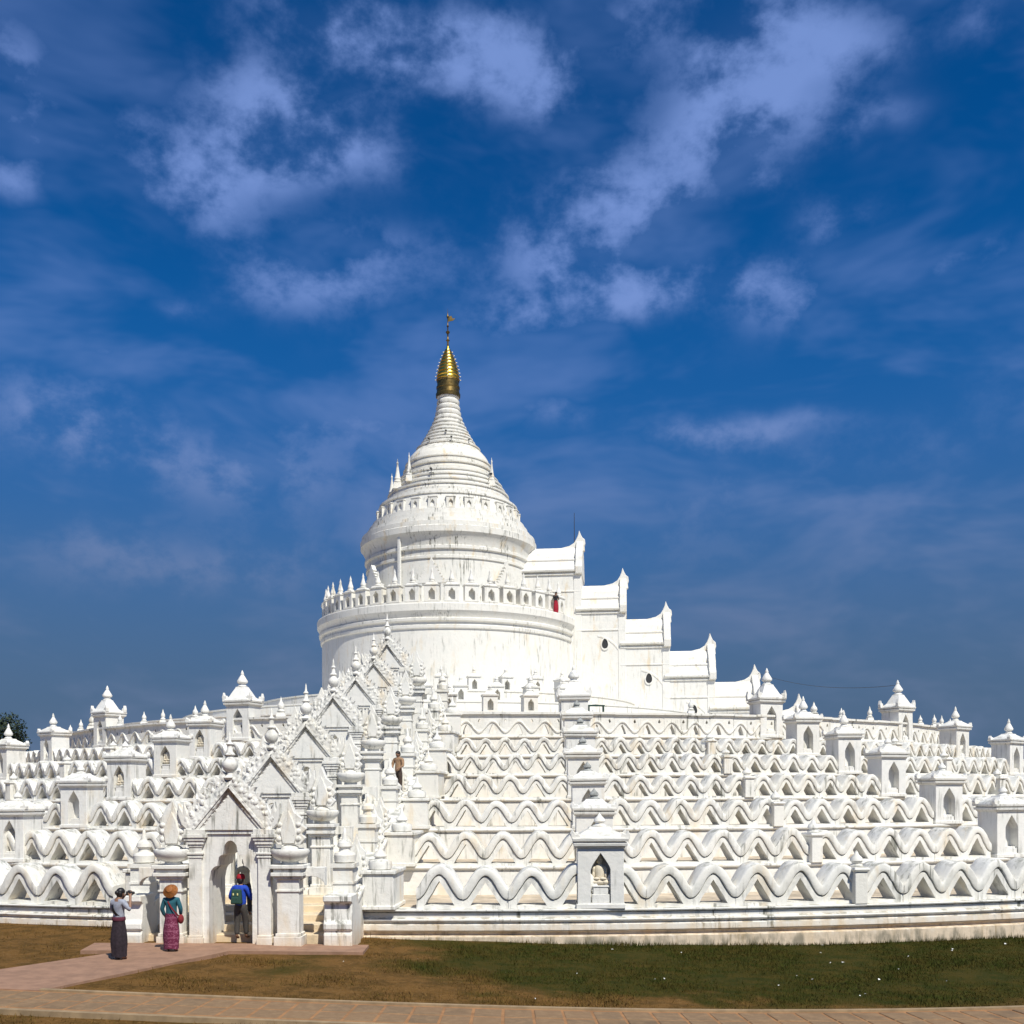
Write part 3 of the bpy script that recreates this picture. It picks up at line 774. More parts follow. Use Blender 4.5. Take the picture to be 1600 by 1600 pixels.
LB = MB().lathe([(.03, 0), (.03, .75)], 6).box(-.09, .09, -.25, .05, .72, .86).mesh('floodlight', 'iron')
for a, r_, z_ in ((-17, 4.6, 29.22), (46, 4.6, 29.25), (-35, 2.68, 32.7), (5, 2.68, 32.72), (38, 2.68, 32.72), (-5, 2.06, 33.42)):
    o = obj('floodlight', LB, st_); o.location = polar(r_, rad(a), z_); o.rotation_euler = (0, 0, rad(a)); o.scale = (.8, .8, .8 if r_ > 4 else .35)
# drum parapet: niche blocks with pinnacles
b = MB(); hi = foil(.24, .86, .12)
b.plate(flatP, ts_for(.24, .53, 12), lambda t: 0, lambda t: 1.15, [(-.24, .24, lambda t: .12, hi)], 0, -.42)
b.box(-.53, .53, .40, .62, 0, 1.15).frus(0, .31, 1.15, 1.24, 1.14, .72, 1.2, .78).frus(0, .31, 1.24, 1.38, 1.0, .60, .7, .5)
PB = b.mesh('parapet_block', 'drum', bev=.012)
PF = MB().lathe([(.22, 1.36), (.27, 1.44), (.17, 1.52), (.22, 1.62), (.2, 1.7), (.12, 1.95), (.07, 2.2), (.09, 2.26), (.03, 2.42), (0, 2.55)], 10, 0, .31).mesh('pinnacle', 'drum', smooth=.7)
MB().lathe([(10.1, 18.15), (10.32, 18.15), (10.32, 18.42), (10.05, 18.42)], 160).build('parapet_kerb', 'drum', st_, smooth=.4)
for i in range(44):
    a = 2*pi*i/44 + .02
    da = (a + pi) % (2*pi) - pi
    if abs(da) > rad(112) or 62 < deg(da) < 98: continue
    o = obj('parapet_block', PB, st_); o.location = polar(10.34, a, 18.38); o.rotation_euler = (0, 0, a)
    obj('pinnacle', PF, o)

# flame-gabled doorways standing against the upper drum
def flame_poly(wd, h, n=7):
    """stepped flame outline of a gable: list of (x,z)"""
    L = []
    for i in range(n):
        f0, f1 = i / n, (i + 1) / n
        x0, z0 = wd * (1 - f0), h * f0 ** 1.12; x1, z1 = wd * (1 - f1), h * f1 ** 1.12
        L += [(x0, z0), (x0 + wd * .12, z0 + h * .10), (x0 + wd * .03, z0 + h * .17)] if i else [(x0, z0), (x0 + wd * .20, z0 + h * .05), (x0 + wd * .24, z0 + h * .20), (x0 + wd * .06, z0 + h * .15)]
    return L + [(0, h * 1.22)] + [(-x, z) for x, z in L[::-1]]
b = MB(); hi = foil(.45, 1.7, .1)
b.plate(flatP, ts_for(.45, .85), lambda t: 0, lambda t: 2.1, [(-.45, .45, lambda t: .1, hi)], 0, -.7)
b.prism([(x, z + 2.05) for x, z in flame_poly(1.0, 1.6)], -.12, .25)
b.box(-.95, -.7, -.1, .3, 0, 2.1).box(.7, .95, -.1, .3, 0, 2.1)
DG = b.mesh('drum_doorway', 'drum', bev=.015)
for a in (-10, 36, -52):
    o = obj('drum_doorway', DG, st_); o.location = polar(7.55, rad(a), 18.2); o.rotation_euler = (0, 0, rad(a))

# ------------------------------------------------------------------ covered stairway on the right
CA = rad(80)
cs = thing('covered_stairway', 'tall stepped covered stairway climbing the right side of the stupa', 'stairway', (0, 0, 0), CA)
TE = [11.0, 14.5, 17.95, 21.45, 24.95, 28.4]; RZ = [24.35, 21.2, 18.4, 15.75, 13.2, 10.8]; TS = [6.4] + TE[:-1]
for i in range(6):
    y0, y1 = -TE[i], -TS[i] + .4; zr = RZ[i]; ze = zr - 2.35; wdt = 2.1 + .004 * i
    b = MB().box(-wdt, wdt, y0, y1, 7.1, ze)
    b.box(-wdt - .10, wdt + .10, y0 - .08, y1, ze - .26, ze - .14)
    b.box(-wdt - .12, wdt + .12, y0 - .10, y1, 7.1, 7.7 + .01 * i)
    b.box(-wdt - .05, wdt + .05, y0 - .05, y0 + .55, 7.7, ze - .3)
    b.box(-wdt - .06, wdt + .06, y0, y1, ze - 1.62, ze - 1.50)
    wall = b.build('wall', 'stairhall', cs, bev=.02)
    sec = [(-wdt-.22, ze), (wdt+.22, ze), (wdt+.26, ze+.14), (wdt-.25, ze+.55), (wdt-.45, ze+.95), (wdt-.40, ze+1.0), (wdt-.40, ze+1.12), (wdt-.85, ze+1.25),
           (1.15, ze+1.7), (.7, ze+2.1), (.25, zr-.05), (.2, zr), (-.2, zr), (-.25, zr-.05), (-.7, ze+2.1), (-1.15, ze+1.7), (-wdt+.85, ze+1.25), (-wdt+.40, ze+1.12), (-wdt+.40, ze+1.0), (-wdt+.45, ze+.95), (-wdt+.25, ze+.55), (-wdt-.26, ze+.14)]
    roof = MB().prism(sec, y0, y1).build('roof', 'stairhall', cs, bev=.02)
    # gable end with upswept horn
    gp = [(-wdt-.3, ze-.2), (wdt+.3, ze-.2), (wdt+.36, ze+.35), (wdt-.1, ze+.75), (wdt-.25, ze+1.3), (1.25, ze+1.95), (.6, zr+.1), (.28, zr+.5), (-.28, zr+.5), (-.6, zr+.1), (-1.25, ze+1.95), (-wdt+.25, ze+1.3), (-wdt+.1, ze+.75), (-wdt-.36, ze+.35)]
    MB().prism(gp, y0 - .12, y0 + .42).build('gable', 'stairhall', roof, bev=.03)
    hp = [(-.15, .42), (.9, .42), (1.1, .0), (1.6, .0), (.85, .20), (.5, .50), (.30, .85), (.16, 1.35), (.10, 1.45), (-.04, 1.0), (-.22, .8), (-.28, .3), (-.15, .1)]
    hp = [(-.26, -.3), (.5, -.3), (1.7, 0), (1.0, .16), (.62, .40), (.42, .72), (.30, 1.0), (.20, 1.42), (.06, 1.05), (-.06, .82), (-.26, .66), (-.30, .30), (-.22, .1)]
    h = MB().prism([(-x, z) for x, z in hp], -.2, .2).build('horn', 'stairhall', roof, bev=.04)
    h.rotation_euler = (0, 0, -pi/2); h.location = (0, y0, zr)
    h.matrix_local = Matrix.Translation((0, y0, zr)) @ Matrix.Rotation(-pi/2, 4, 'Z')
    if 1 <= i <= 4:
        # teardrop window with a curved moulding, on the side that faces the viewer
        for sx in (-1,):
            zc = ze - 2.6 + (.0 if i < 3 else .1); yc = y0 + 1.6
            rg = MB(); N = 18; V = []; Fc = []
            tear = [(.24 * sin(2*pi*j/N) * (1 - .25*cos(2*pi*j/N)), .40 * cos(2*pi*j/N) - .05) for j in range(N)]
            for sc2, dx in ((1.0, 0), (1.0, .07), (1.3, .07), (1.34, 0)):
                V += [(-dx - wdt * 1.0, yc + p[0]*sc2, zc + p[1]*sc2) for p in tear]
            for ri in range(3):
                for j in range(N):
                    j2 = (j+1) % N; Fc.append((ri*N+j, ri*N+j2, (ri+1)*N+j2, (ri+1)*N+j))
            rg.add(V, Fc); wf = rg.build('window', 'stairhall', wall)
            MB().add([(-wdt - .012, yc + p[0], zc + p[1]) for p in tear], [tuple(range(N))]).build('pane', 'iron', wf, normals=False)
            # arched rib sweeping down beside it
            V = []; Fc = []; n2 = 12
            for j in range(n2 + 1):
                a = rad(8 + 72 * j / n2); cy, cz = yc + .6 - 3.2 * sin(a) * .75 + .3, zc - 2.0 + 2.6 * cos(a) * 1.0
                for dx, dr in ((0, -.09), (.035, -.06), (.035, .06), (0, .09)): V.append((-wdt - dx, cy - dr * sin(a), cz + dr * cos(a)))
            for j in range(n2):
                for q in range(3): Fc.append((j*4+q, (j+1)*4+q, (j+1)*4+q+1, j*4+q+1))
            MB().add(V, Fc).build('rib', 'stairhall', wall)
rod = MB().lathe([(.035, 24.3), (.02, 27.2), (0, 27.3)], 6, 0, -TE[0] + .6).build('lightning_rod', 'iron', cs)

# ------------------------------------------------------------------ front stairway and its gateways
S0, S1, SZ0, SZ1 = 56.95, 33.0, .33, 7.2
slope = (SZ1 - SZ0) / (S0 - S1)
fs_ = thing('front_stairway', 'worn white stairway climbing through the ornate gateways', 'stairway', (0, 0, 0), PHS)
NST = 36; tread = (S0 - S1) / NST; riser = (SZ1 - SZ0) / NST
SM = MB().box(-SHALF - .02, SHALF + .02, 0, tread + .25, -.75, riser).mesh('step', 'step', bev=.02)
SM2 = SM.copy(); SM2.materials[0] = M['white']
for i in range(NST):
    o = obj('step', SM if i < 5 else SM2, fs_); o.location = (0, -S0 + i * tread, SZ0 + i * riser)
def sz(R): return SZ0 + max(0, (S0 - R)) * slope
# balustrades: long sloping walls, capped
for sx in (-1, 1):
    x0, x1 = (SHALF, SHALF + .62) if sx > 0 else (-SHALF - .62, -SHALF)
    b = MB()
    for (dz0, dz1, ex) in ((-3.0, .82, 0), (.82, .95, .07)):
        ra, rb = 56.6, 32.6
        V = [(x0-ex, -ra, max(-.6, sz(ra)+dz0)), (x1+ex, -ra, max(-.6, sz(ra)+dz0)), (x1+ex, -ra, sz(ra)+dz1), (x0-ex, -ra, sz(ra)+dz1),
             (x0-ex, -rb, sz(rb)+dz0), (x1+ex, -rb, sz(rb)+dz0), (x1+ex, -rb, sz(rb)+dz1), (x0-ex, -rb, sz(rb)+dz1)]
        b.add(V, [(0,1,2,3),(7,6,5,4),(0,4,5,1),(1,5,6,2),(2,6,7,3),(3,7,4,0)])
    b.build('balustrade', 'white', fs_, bev=.02)
    # scrolled end block
    sp = [(0, -.6), (0, .22), (.06, .30), (-.02, .36), (-.02, .50), (.05, .62), (.10, 1.02), (.03, 1.08), (-.06, 1.10), (-.06, 1.27), (.95, 1.27), (1.0, 1.0), (1.25, .8), (1.3, -.6)]
    m_ = MB().prism(sp, -.38, .38)
    blk = m_.build('scroll_block', 'white', fs_, bev=.025)
    blk.matrix_local = Matrix.Translation((sx * (SHALF + .33), -57.45, .36)) @ Matrix.Rotation(pi/2, 4, 'Z')
# stepped end walls where every terrace meets the stair
EP = {}
b = MB().box(-.45, .45, -.15, 1.6, 0, 1.02).box(-.50, .50, -.20, 1.65, 0, .12).box(-.51, .51, -.21, 1.66, 1.02, 1.13)
EP['block'] = b.mesh('block', 'white', bev=.02)
b = MB().lathe([(.26, 1.12), (.33, 1.16), (.35, 1.28), (.32, 1.38), (.2, 1.42), (.14, 1.46), (.2, 1.52), (.17, 1.6), (.07, 1.7), (.05, 1.82), (0, 2.0)], 14, 0, .25)
EP['urn'] = b.mesh('urn', 'white', smooth=.7)
for k in range(7):
    for sx in (-1, 1):
        ph = rad(STAZ[k]) + sx * (SHALF + 1.08) / TR[k]
        t = thing('end_pier', 'white pier with urn where the %s wave parapet meets the stairway, on the %s' % (ORD[k], 'right' if sx > 0 else 'left'), 'pier', tpolar(TR[k] + .22, ph, TZ[k] + .004), ph, 'piers beside the stairway')
        for n_ in EP: obj(n_, EP[n_], t)

GT = {}
def gate_parts():
    b = MB()                       # portal with a cusped opening and a short vaulted passage
    w_ = .585
    def hi(t):
        a = abs(t) / w_
        if a > .999: return 1.66
        if a > .62: return 1.66 + .40 * math.sqrt(max(0, 1 - ((a - .62) / .38) ** 2))
        if a > .36: return 2.10 + .26 * math.sqrt(max(0, 1 - ((a - .36) / .26) ** 2))
        return 2.38 + .36 * math.sqrt(max(0, 1 - (a / .36) ** 2))
    tl = [-1.02, 1.02] + [w_ * (-1 + 2 * i / 22) for i in range(23)] + [s_ * w_ * q for s_ in (-1, 1) for q in (.62, .36, .9, .5)]
    b.plate(flatP, tl, lambda t: -.3, lambda t: 2.98, [(-w_, w_, lambda t: -.25, hi)], 0, -1.35)
    b.box(-1.08, 1.08, -.05, 1.38, 2.92, 3.02)
    GT['portal'] = b.mesh('portal', 'white', bev=.012)
    b = MB().box(-.17, .17, -.08, .16, -.3, 2.58).box(-.21, .21, -.13, .18, -.3, .16).box(-.19, .19, -.11, .16, .16, .22)
    for z0, z1, e in ((2.28, 2.33, .03), (2.37, 2.43, .05), (2.57, 2.64, .03), (2.64, 2.74, .07), (2.74, 2.82, .11), (2.82, 2.92, .15), (2.92, 3.05, .11)):
        b.box(-.17 - e, .17 + e, -.08 - e * .8, .2, z0, z1)
    GT['pilaster'] = b.mesh('pilaster', 'white', bev=.01)
    # gable: plain field, scalloped lower rim, flame edge
    RS = 1.16; G0 = 3.02
    b = MB().prism([(-1.0, G0), (1.0, G0), (0, G0 + RS)], -.095, .9)
    GT['gable'] = b.mesh('gable', 'white', bev=.012)
    b = MB()
    for s_ in (1, -1):
        poly = [(s_ * .84, G0), (s_ * 1.16, G0), (s_ * 1.12, G0 + .24), (s_ * .16, G0 + RS + .16), (0, G0 + RS + .30), (0, G0 + RS - .18)]
        b.prism(poly if s_ > 0 else poly[::-1], -.13, .13)
        b.prism([(s_ * (x), z) for x, z in ((.93, G0 + .02), (.99, G0 + .06), (.06, G0 + RS + .02), (0, G0 + RS - .02))][::s_], -.17, -.12)
    for i in range(8):             # hanging scallops
        f = (i + .5) / 8
        for s_ in (-1, 1): b.ell((s_ * .84 * (1 - f), -.02, G0 + (RS - .18) * f - .01), (.085, .10, .085), 8, 6)
    leaf = [(-.10, -.06), (.10, -.06), (.15, .06), (.13, .17), (.05, .27), (.07, .40), (-.03, .33), (-.10, .22), (-.13, .08)]
    for i in range(8):             # flame leaves curling up along the rake
        f = (i + .35) / 8
        for s_ in (-1, 1):
            T = Matrix.Translation((s_ * (1.13 * (1 - f) + .03), random.uniform(-.02, .02), G0 + .14 + (RS + .06) * f)) @ Matrix.Rotation(s_ * rad(24 - 14 * f), 4, 'Y') @ Matrix.Diagonal((s_ * (1.08 - .3 * f), 1, 1.05 - .2 * f, 1))
            b.prism(leaf, -.10, .10, T)
            b.ell((0, -.11, .10), (.07, .05, .09), 8, 5, T)
    GT['flame_crest'] = b.mesh('flame_crest', 'carved', bev=0, smooth=.5)
    F0 = G0 + RS + .18
    b = MB().lathe([(.14, F0), (.19, F0+.06), (.11, F0+.13), (.10, F0+.2), (.17, F0+.27), (.215, F0+.38), (.20, F0+.48), (.12, F0+.57), (.10, F0+.62), (.15, F0+.67), (.08, F0+.76), (.065, F0+.9), (.10, F0+.95), (.04, F0+1.03), (.025, F0+1.2), (0, F0+1.3)], 14, 0, -.02)
    GT['finial'] = b.mesh('finial', 'white', smooth=.7)
    # eaves horn: upswept leaf
    b = MB().prism([(-.12, 0), (.22, 0), (.34, .10), (.44, .34), (.42, .62), (.30, .44), (.26, .66), (.16, .40), (.06, .58), (0, .30), (-.12, .36)], -.10, .10)
    GT['horn'] = b.mesh('horn', 'white', bev=.03)
    # free standing pillar with bowl and flame
    b = MB().box(-.23, .23, -.23, .23, -.4, 1.72).box(-.29, .29, -.29, .29, -.4, .2).box(-.26, .26, -.26, .26, .2, .28)
    for z0, z1, e in ((1.38, 1.44, .03), (1.72, 1.80, .05), (1.80, 1.90, .11), (1.90, 2.0, .06), (2.0, 2.10, .13)):
        b.box(-.23 - e, .23 + e, -.23 - e, .23 + e, z0, z1)
    GT['pillar'] = b.mesh('pillar', 'white', bev=.012)
    b = MB().lathe([(.17, 2.08), (.19, 2.13), (.17, 2.17), (.28, 2.22), (.38, 2.33), (.415, 2.45), (.40, 2.50), (.36, 2.52), (.33, 2.48), (.2, 2.46), (.18, 2.56), (.1, 2.62)], 16)
    GT['bowl'] = b.mesh('bowl', 'white', smooth=.7)
    b = MB().prism([(-.24, 2.62), (.24, 2.62), (.34, 2.80), (.26, 2.92), (.36, 3.05), (.24, 3.18), (.28, 3.32), (.12, 3.48), (0, 3.86), (-.12, 3.48), (-.28, 3.32), (-.24, 3.18), (-.36, 3.05), (-.26, 2.92), (-.34, 2.80)], -.11, .11)
    b.prism([(-.13, 2.66), (.13, 2.66), (.17, 2.95), (.10, 3.25), (0, 3.55), (-.10, 3.25), (-.17, 2.95)], -.15, .15)
    for z_ in (2.78, 2.98, 3.16):
        for s_ in (-1, 1): b.ell((s_ * .2, -.10, z_), (.07, .05, .08), 8, 5)
    GT['flame'] = b.mesh('flame', 'white', bev=.025, smooth=.6)
    # half arch linking pillar and portal, high over the side steps
    pl = []
    for i in range(9):
        a = pi * i / 8; pl.append((.36 - .36 * cos(a), 1.52 + .26 * sin(a)))
    b = MB().prism([(0, 2.02), (0, 1.52)] + pl[1:-1] + [(.72, 1.52), (.72, 2.02)], -.14, .14)
    GT['side_arch'] = b.mesh('side_arch', 'white', bev=.01)
    # outer pier standing on the balustrade, drum-topped
    b = MB().box(-.27, .27, -.3, .3, .3, 1.95).box(-.33, .33, -.36, .36, 1.95, 2.06).box(-.30, .30, -.33, .33, 1.5, 1.56)
    b.lathe([(.22, 2.06), (.29, 2.10), (.30, 2.28), (.27, 2.34), (.16, 2.38), (.15, 2.46), (.21, 2.52), (.19, 2.62), (.08, 2.72), (.05, 2.9), (0, 3.1)], 14)
    GT['pier'] = b.mesh('pier', 'white', bev=0, smooth=.5)
gate_parts()
GR = [57.55, 53.5, 49.12, 44.65, 40.09, 35.6, 31.6]
GN = ['frontmost ornate white gateway with cusped doorway at ground level', 'second ornate gateway behind the ground-level one', 'third ornate gateway up the stairway', 'fourth ornate gateway, halfway up the stairway',
      'fifth ornate gateway up the stairway', 'sixth ornate gateway, next to highest on the stairway', 'highest ornate gateway at the head of the stairway']
for i, R in enumerate(GR):
    zb = sz(R) if i else .37
    t = thing('gateway', GN[i], 'gateway', polar(R, PHS, zb), PHS, 'flame-gabled gateways')
    if i: t.scale = (.97, .97, random.uniform(.98, 1.03) * (1.0 if i < 6 else 1.08))
    obj('portal', GT['portal'], t)
    gb = obj('gable', GT['gable'], t); obj('flame_crest', GT['flame_crest'], gb); obj('finial', GT['finial'], gb)
    for sx in (-1, 1):
        p = obj('pilaster', GT['pilaster'], t); p.location = (sx * .93, 0, 0)
        h = obj('horn', GT['horn'], p); h.location = (sx * .03, -.02, 3.05); h.scale = (sx, 1, 1.15)
        p = obj('pillar', GT['pillar'], t); p.location = (sx * 1.58, .10, 0); p.scale = (1.28, 1.1, 1)
        bo = obj('bowl', GT['bowl'], p); fl = obj('flame', GT['flame'], p)
        p = obj('side_arch', GT['side_arch'], t); p.location = (sx * 1.80, .2, 0); p.scale = (sx, 1, 1)
        if i or True:
            p = obj('pier', GT['pier'], t); p.location = (sx * (SHALF + .31), 1.2, 0)

# upright flame leaves along the balustrades between the gateways
for i in range(6):
    for sx in (-1, 1):
        for q in (.38, .72):
            R = GR[i] * (1 - q) + GR[i+1] * q
            o = obj('balustrade_flame', GT['flame'], fs_); f_ = random.uniform(.85, 1.1)
            o.scale = (f_, 1.1, f_); o.location = (sx * (SHALF + .31), -R, sz(R) + .93 - 2.62 * f_); o.rotation_euler = (0, 0, random.uniform(-.15, .15))

# ------------------------------------------------------------------ people
def skin_mesh(name, verts, edges, radii, mat, sub=2, root=0):
    me = bpy.data.meshes.new('tmp'); me.from_pydata(verts, edges, [])
    o = bpy.data.objects.new('tmp', me); COL.objects.link(o)
    o.modifiers.new('s', 'SKIN'); o.modifiers['s'].use_smooth_shade = True
    sm = o.modifiers.new('d', 'SUBSURF'); sm.levels = sub; sm.render_levels = sub
    for i, r in enumerate(radii):
        sv = me.skin_vertices[0].data[i]; sv.radius = r if isinstance(r, tuple) else (r, r); sv.use_root = (i == root)
    dg = bpy.context.evaluated_depsgraph_get()
    res = bpy.data.meshes.new_from_object(o.evaluated_get(dg)); res.name = name
    bpy.data.objects.remove(o); bpy.data.meshes.remove(me)
    res.materials.clear(); res.materials.append(mat)
    for p in res.polygons: p.use_smooth = True
    return res
SKIN = simple('brown skin', (.26, .14, .085), .55, var=.06)
HAIR = simple('black hair', (.012, .010, .010), .5)
def cloth(name, col, var=.15, scale=18): return simple(name, col, .9, var=var, scale=scale)
def person(label, loc, facing, arms, look=(0, 0), h=1.64, legs=((.10, .0), (-.10, .0)), female=True, ground_z=0.0):
    """local +Y is the way the person faces; arms = ((elbow),(wrist)) for left then right; returns root and body"""
    t = thing('person', label, 'person', loc, facing, 'people visiting the pagoda')
    k = h / 1.64; sw = .165 if female else .19
    V = [(0, 0, .90), (0, .005, 1.06), (0, -.005, 1.24), (0, -.01, 1.37), (0, .005, 1.445), (look[0]*.02, .02 + look[1]*.02, 1.50), (look[0]*.04, .035 + look[1]*.04, 1.575)]
    E = [(0,1),(1,2),(2,3),(3,4),(4,5),(5,6)]; Rr = [(.145, .11), (.125, .095), (.135, .10), (.11, .08), (.052, .052), (.068, .078), (.075, .092)]
    # nose and ears
    hx, hy = look[0]*.04, .035 + look[1]*.04
    for p, r in (((hx, hy + .115, 1.555), .014), ((hx + .085, hy, 1.56), .012), ((hx - .085, hy, 1.56), .012)):
        V.append(p); E.append((6, len(V)-1)); Rr.append((r, r))
    for s_, (fx, fy) in zip((-1, 1), legs):
        b0 = len(V); sx = s_ * .085
        V += [(sx, 0, .86), (sx * 1.1, .02 + fy * .5, .48), (sx * 1.1, -.02 + fy, .08), (sx * 1.2, .06 + fy, .035), (sx * 1.25, .15 + fy, .025)]
        E += [(0, b0), (b0, b0+1), (b0+1, b0+2), (b0+2, b0+3), (b0+3, b0+4)]; Rr += [(.085, .085), (.058, .06), (.04, .04), (.038, .035), (.03, .022)]
    hands = []
    for s_, (elb, wri) in zip((-1, 1), arms):
        b0 = len(V); S = Vector((s_ * sw, -.01, 1.36)); Eb = Vector(elb); Wr = Vector(wri)
        dv = (Wr - Eb).normalized(); side = dv.cross(Vector((0, 0, 1)))
        side = side.normalized() if side.length > .1 else Vector((1, 0, 0))
        nrm = dv.cross(side)
        palm = Wr + dv * .06
        V += [tuple(S), tuple(Eb), tuple(Wr), tuple(palm)]; E += [(3, b0), (b0, b0+1), (b0+1, b0+2), (b0+2, b0+3)]; Rr += [.055, .042, .028, (.036, .022)]
        for q, (o_, ln) in enumerate(((-.03, .065), (-.010, .078), (.010, .074), (.028, .06))):
            c = len(V); p1 = palm + side * o_ + dv * (.02 + ln * .5); p2 = p1 + dv * ln * .45 + nrm * .022
            V += [tuple(p1), tuple(p2)]; E += [(b0+3, c), (c, c+1)]; Rr += [.0085, .007]
        c = len(V); p1 = Wr + dv * .03 - side * s_ * .045; p2 = p1 + dv * .045 - side * s_ * .012
        V += [tuple(p1), tuple(p2)]; E += [(b0+2, c), (c, c+1)]; Rr += [.010, .008]
        hands.append(palm)
    V = [tuple(x * k for x in p) for p in V]
    Rr = [tuple(x * k for x in r) if isinstance(r, tuple) else r * k for r in Rr]
    obj('body', skin_mesh('body', V, E, Rr, SKIN), t)
    return t, k, sw
def top(t, k, sw, arms, mat, sleeve=.75, lo=.90, fat=1.0):
    V = [(0, 0, lo), (0, .005, 1.06), (0, -.005, 1.24), (0, -.01, 1.38), (0, 0, 1.425)]
    E = [(0,1),(1,2),(2,3),(3,4)]; Rr = [(.165*fat, .13*fat), (.148*fat, .118*fat), (.155*fat, .122*fat), (.125, .095), (.065, .065)]
    for s_, (elb, wri) in zip((-1, 1), arms):
        b0 = len(V); S = Vector((s_ * sw, -.01, 1.355)); Eb = Vector(elb); Wr = Vector(wri)
        V += [tuple(S), tuple(Eb)]; E += [(3, b0), (b0, b0+1)]; Rr += [.072 * fat, .058 * fat]
        if sleeve > .5:
            V.append(tuple(Eb.lerp(Wr, min(1, (sleeve - .5) * 2)))); E.append((b0+1, b0+2)); Rr.append(.045 * fat)
    V = [tuple(x * k for x in p) for p in V]
    Rr = [tuple(x * k for x in r) if isinstance(r, tuple) else r * k for r in Rr]
    return obj('shirt', skin_mesh('shirt', V, E, Rr, mat), t)
def skirt(t, k, mat, z0=.07, z1=.99, w0=.19, w1=.155, fold=.02, seed=0):
    n, m_ = 40, 10; V = []; Fc = []; rs = random.Random(seed); ph = [rs.uniform(0, 6.28) for _ in range(4)]
    for j in range(m_ + 1):
        f = j / m_; z = z0 + (z1 - z0) * f
        wd = (w0 * (1 - f) + w1 * f) + .035 * sin(pi * min(1, f * 1.15)) * (1 if f > .3 else f / .3)
        for i in range(n):
            a = 2 * pi * i / n; fo = fold * (1 - f) ** .7 * (sin(5*a + ph[0]) * .6 + sin(9*a + ph[1]) * .4 + sin(3*a + ph[2]) * .5)
            r_ = wd + fo
            V.append((r_ * cos(a) * k, r_ * .78 * sin(a) * k, (z + .012 * sin(3*a + ph[3]) * (1 - f)) * k))
    for j in range(m_):
        for i in range(n): Fc.append((j*n+i, j*n+(i+1) % n, (j+1)*n+(i+1) % n, (j+1)*n+i))
    Fc.append(tuple(range(n))[::-1]); Fc.append(tuple(m_*n + i for i in range(n)))
    return MB().add(V, Fc).build('skirt', mat, t, smooth=1.0)
def trousers(t, k, mat, legs):
    V = [(0, 0, .90), (0, 0, 1.02)]; E = [(0, 1)]; Rr = [(.140, .112), (.125, .10)]
    for s_, (fx, fy) in zip((-1, 1), legs):
        b0 = len(V); sx = s_ * .09
        V += [(sx, 0, .82), (sx * 1.1, .02 + fy * .5, .48), (sx * 1.1, -.015 + fy, .10)]; E += [(0, b0), (b0, b0+1), (b0+1, b0+2)]; Rr += [.105, .082, .066]
    V = [tuple(x * k for x in p) for p in V]; Rr = [tuple(x * k for x in r) if isinstance(r, tuple) else r * k for r in Rr]
    return obj('trousers', skin_mesh('trousers', V, E, Rr, mat), t)
def hair(t, k, look=(0, 0), bun=False, long=False, mat=None):
    hx, hy = look[0]*.04, .035 + look[1]*.04
    m_ = MB().ell((hx * k, (hy - .015) * k, 1.60 * k), (.093 * k, .108 * k, .092 * k), 14, 9)
    m_.ell((hx * k, (hy - .055) * k, 1.555 * k), (.086 * k, .070 * k, .10 * k), 12, 8)
    if bun: m_.ell((hx * k, (hy - .13) * k, 1.58 * k), (.055 * k, .05 * k, .055 * k), 10, 7)
    if long: m_.ell((hx * k, (hy - .085) * k, 1.44 * k), (.08 * k, .045 * k, .16 * k), 10, 7)
    return m_.build('hair', mat or HAIR, t, smooth=1.5)

# woman photographing on the path
A1 = ((-.30, -.02, 1.10), (-.20, .14, 1.30)), ((.30, .10, 1.18), (.13, .20, 1.50))
A1 = (((-.28, .06, 1.13), (-.06, .24, 1.47)), ((.33, .02, 1.16), (.17, .20, 1.50)))
t, k, sw = person('person in grey shirt and long dark skirt raising a camera on the path', (-7.93, -59.95, gz(-7.93) + .075), rad(-28), A1, look=(.5, .6), h=1.66)
top(t, k, sw, A1, cloth('grey cotton', (.30, .32, .38)), sleeve=.62); hair(t, k, (.5, .6), bun=True)
sk = skirt(t, k, cloth('black skirt cloth', (.022, .014, .020), .4), seed=2)
MB().lathe([(.168, .93), (.176, .95), (.172, 1.0), (.16, 1.02)], 28, sy=.80).build('waistband', cloth('maroon cloth', (.10, .018, .035)), sk, smooth=.8)
b = MB()
for i in range(14):
    f0, f1 = i / 14, (i + 1) / 14
    def pt(f):
        a = f * pi; return Vector((-.15 + .27 * f, -.145 * sin(a) - .01 if True else 0, 1.39 - .44 * f))
    p0, p1 = pt(f0), pt(f1); d = Vector((.03, 0, .02))
    b.add([tuple((p0 - d) * k), tuple((p0 + d) * k), tuple((p1 + d) * k), tuple((p1 - d) * k)], [(0, 1, 2, 3)])
b.build('strap', HAIR, t, normals=False)
cm = thing('camera', 'black camera held up by the person in the long dark skirt', 'camera', t.location, t.rotation_euler[2])
MB().box(-.075, .075, -.04, .04, -.05, .05).box(-.03, .03, -.03, .03, .05, .075).build('housing', 'iron', cm, bev=.008).location = (.10 * k, .235 * k, 1.54 * k)
MB().lathe([(.042, 0), (.042, .06), (.036, .065), (.036, .11), (.03, .11)], 14, T=Matrix.Rotation(-pi/2, 4, 'X')).build('lens', 'iron', cm, smooth=.6).location = (.10 * k, .27 * k, 1.54 * k)

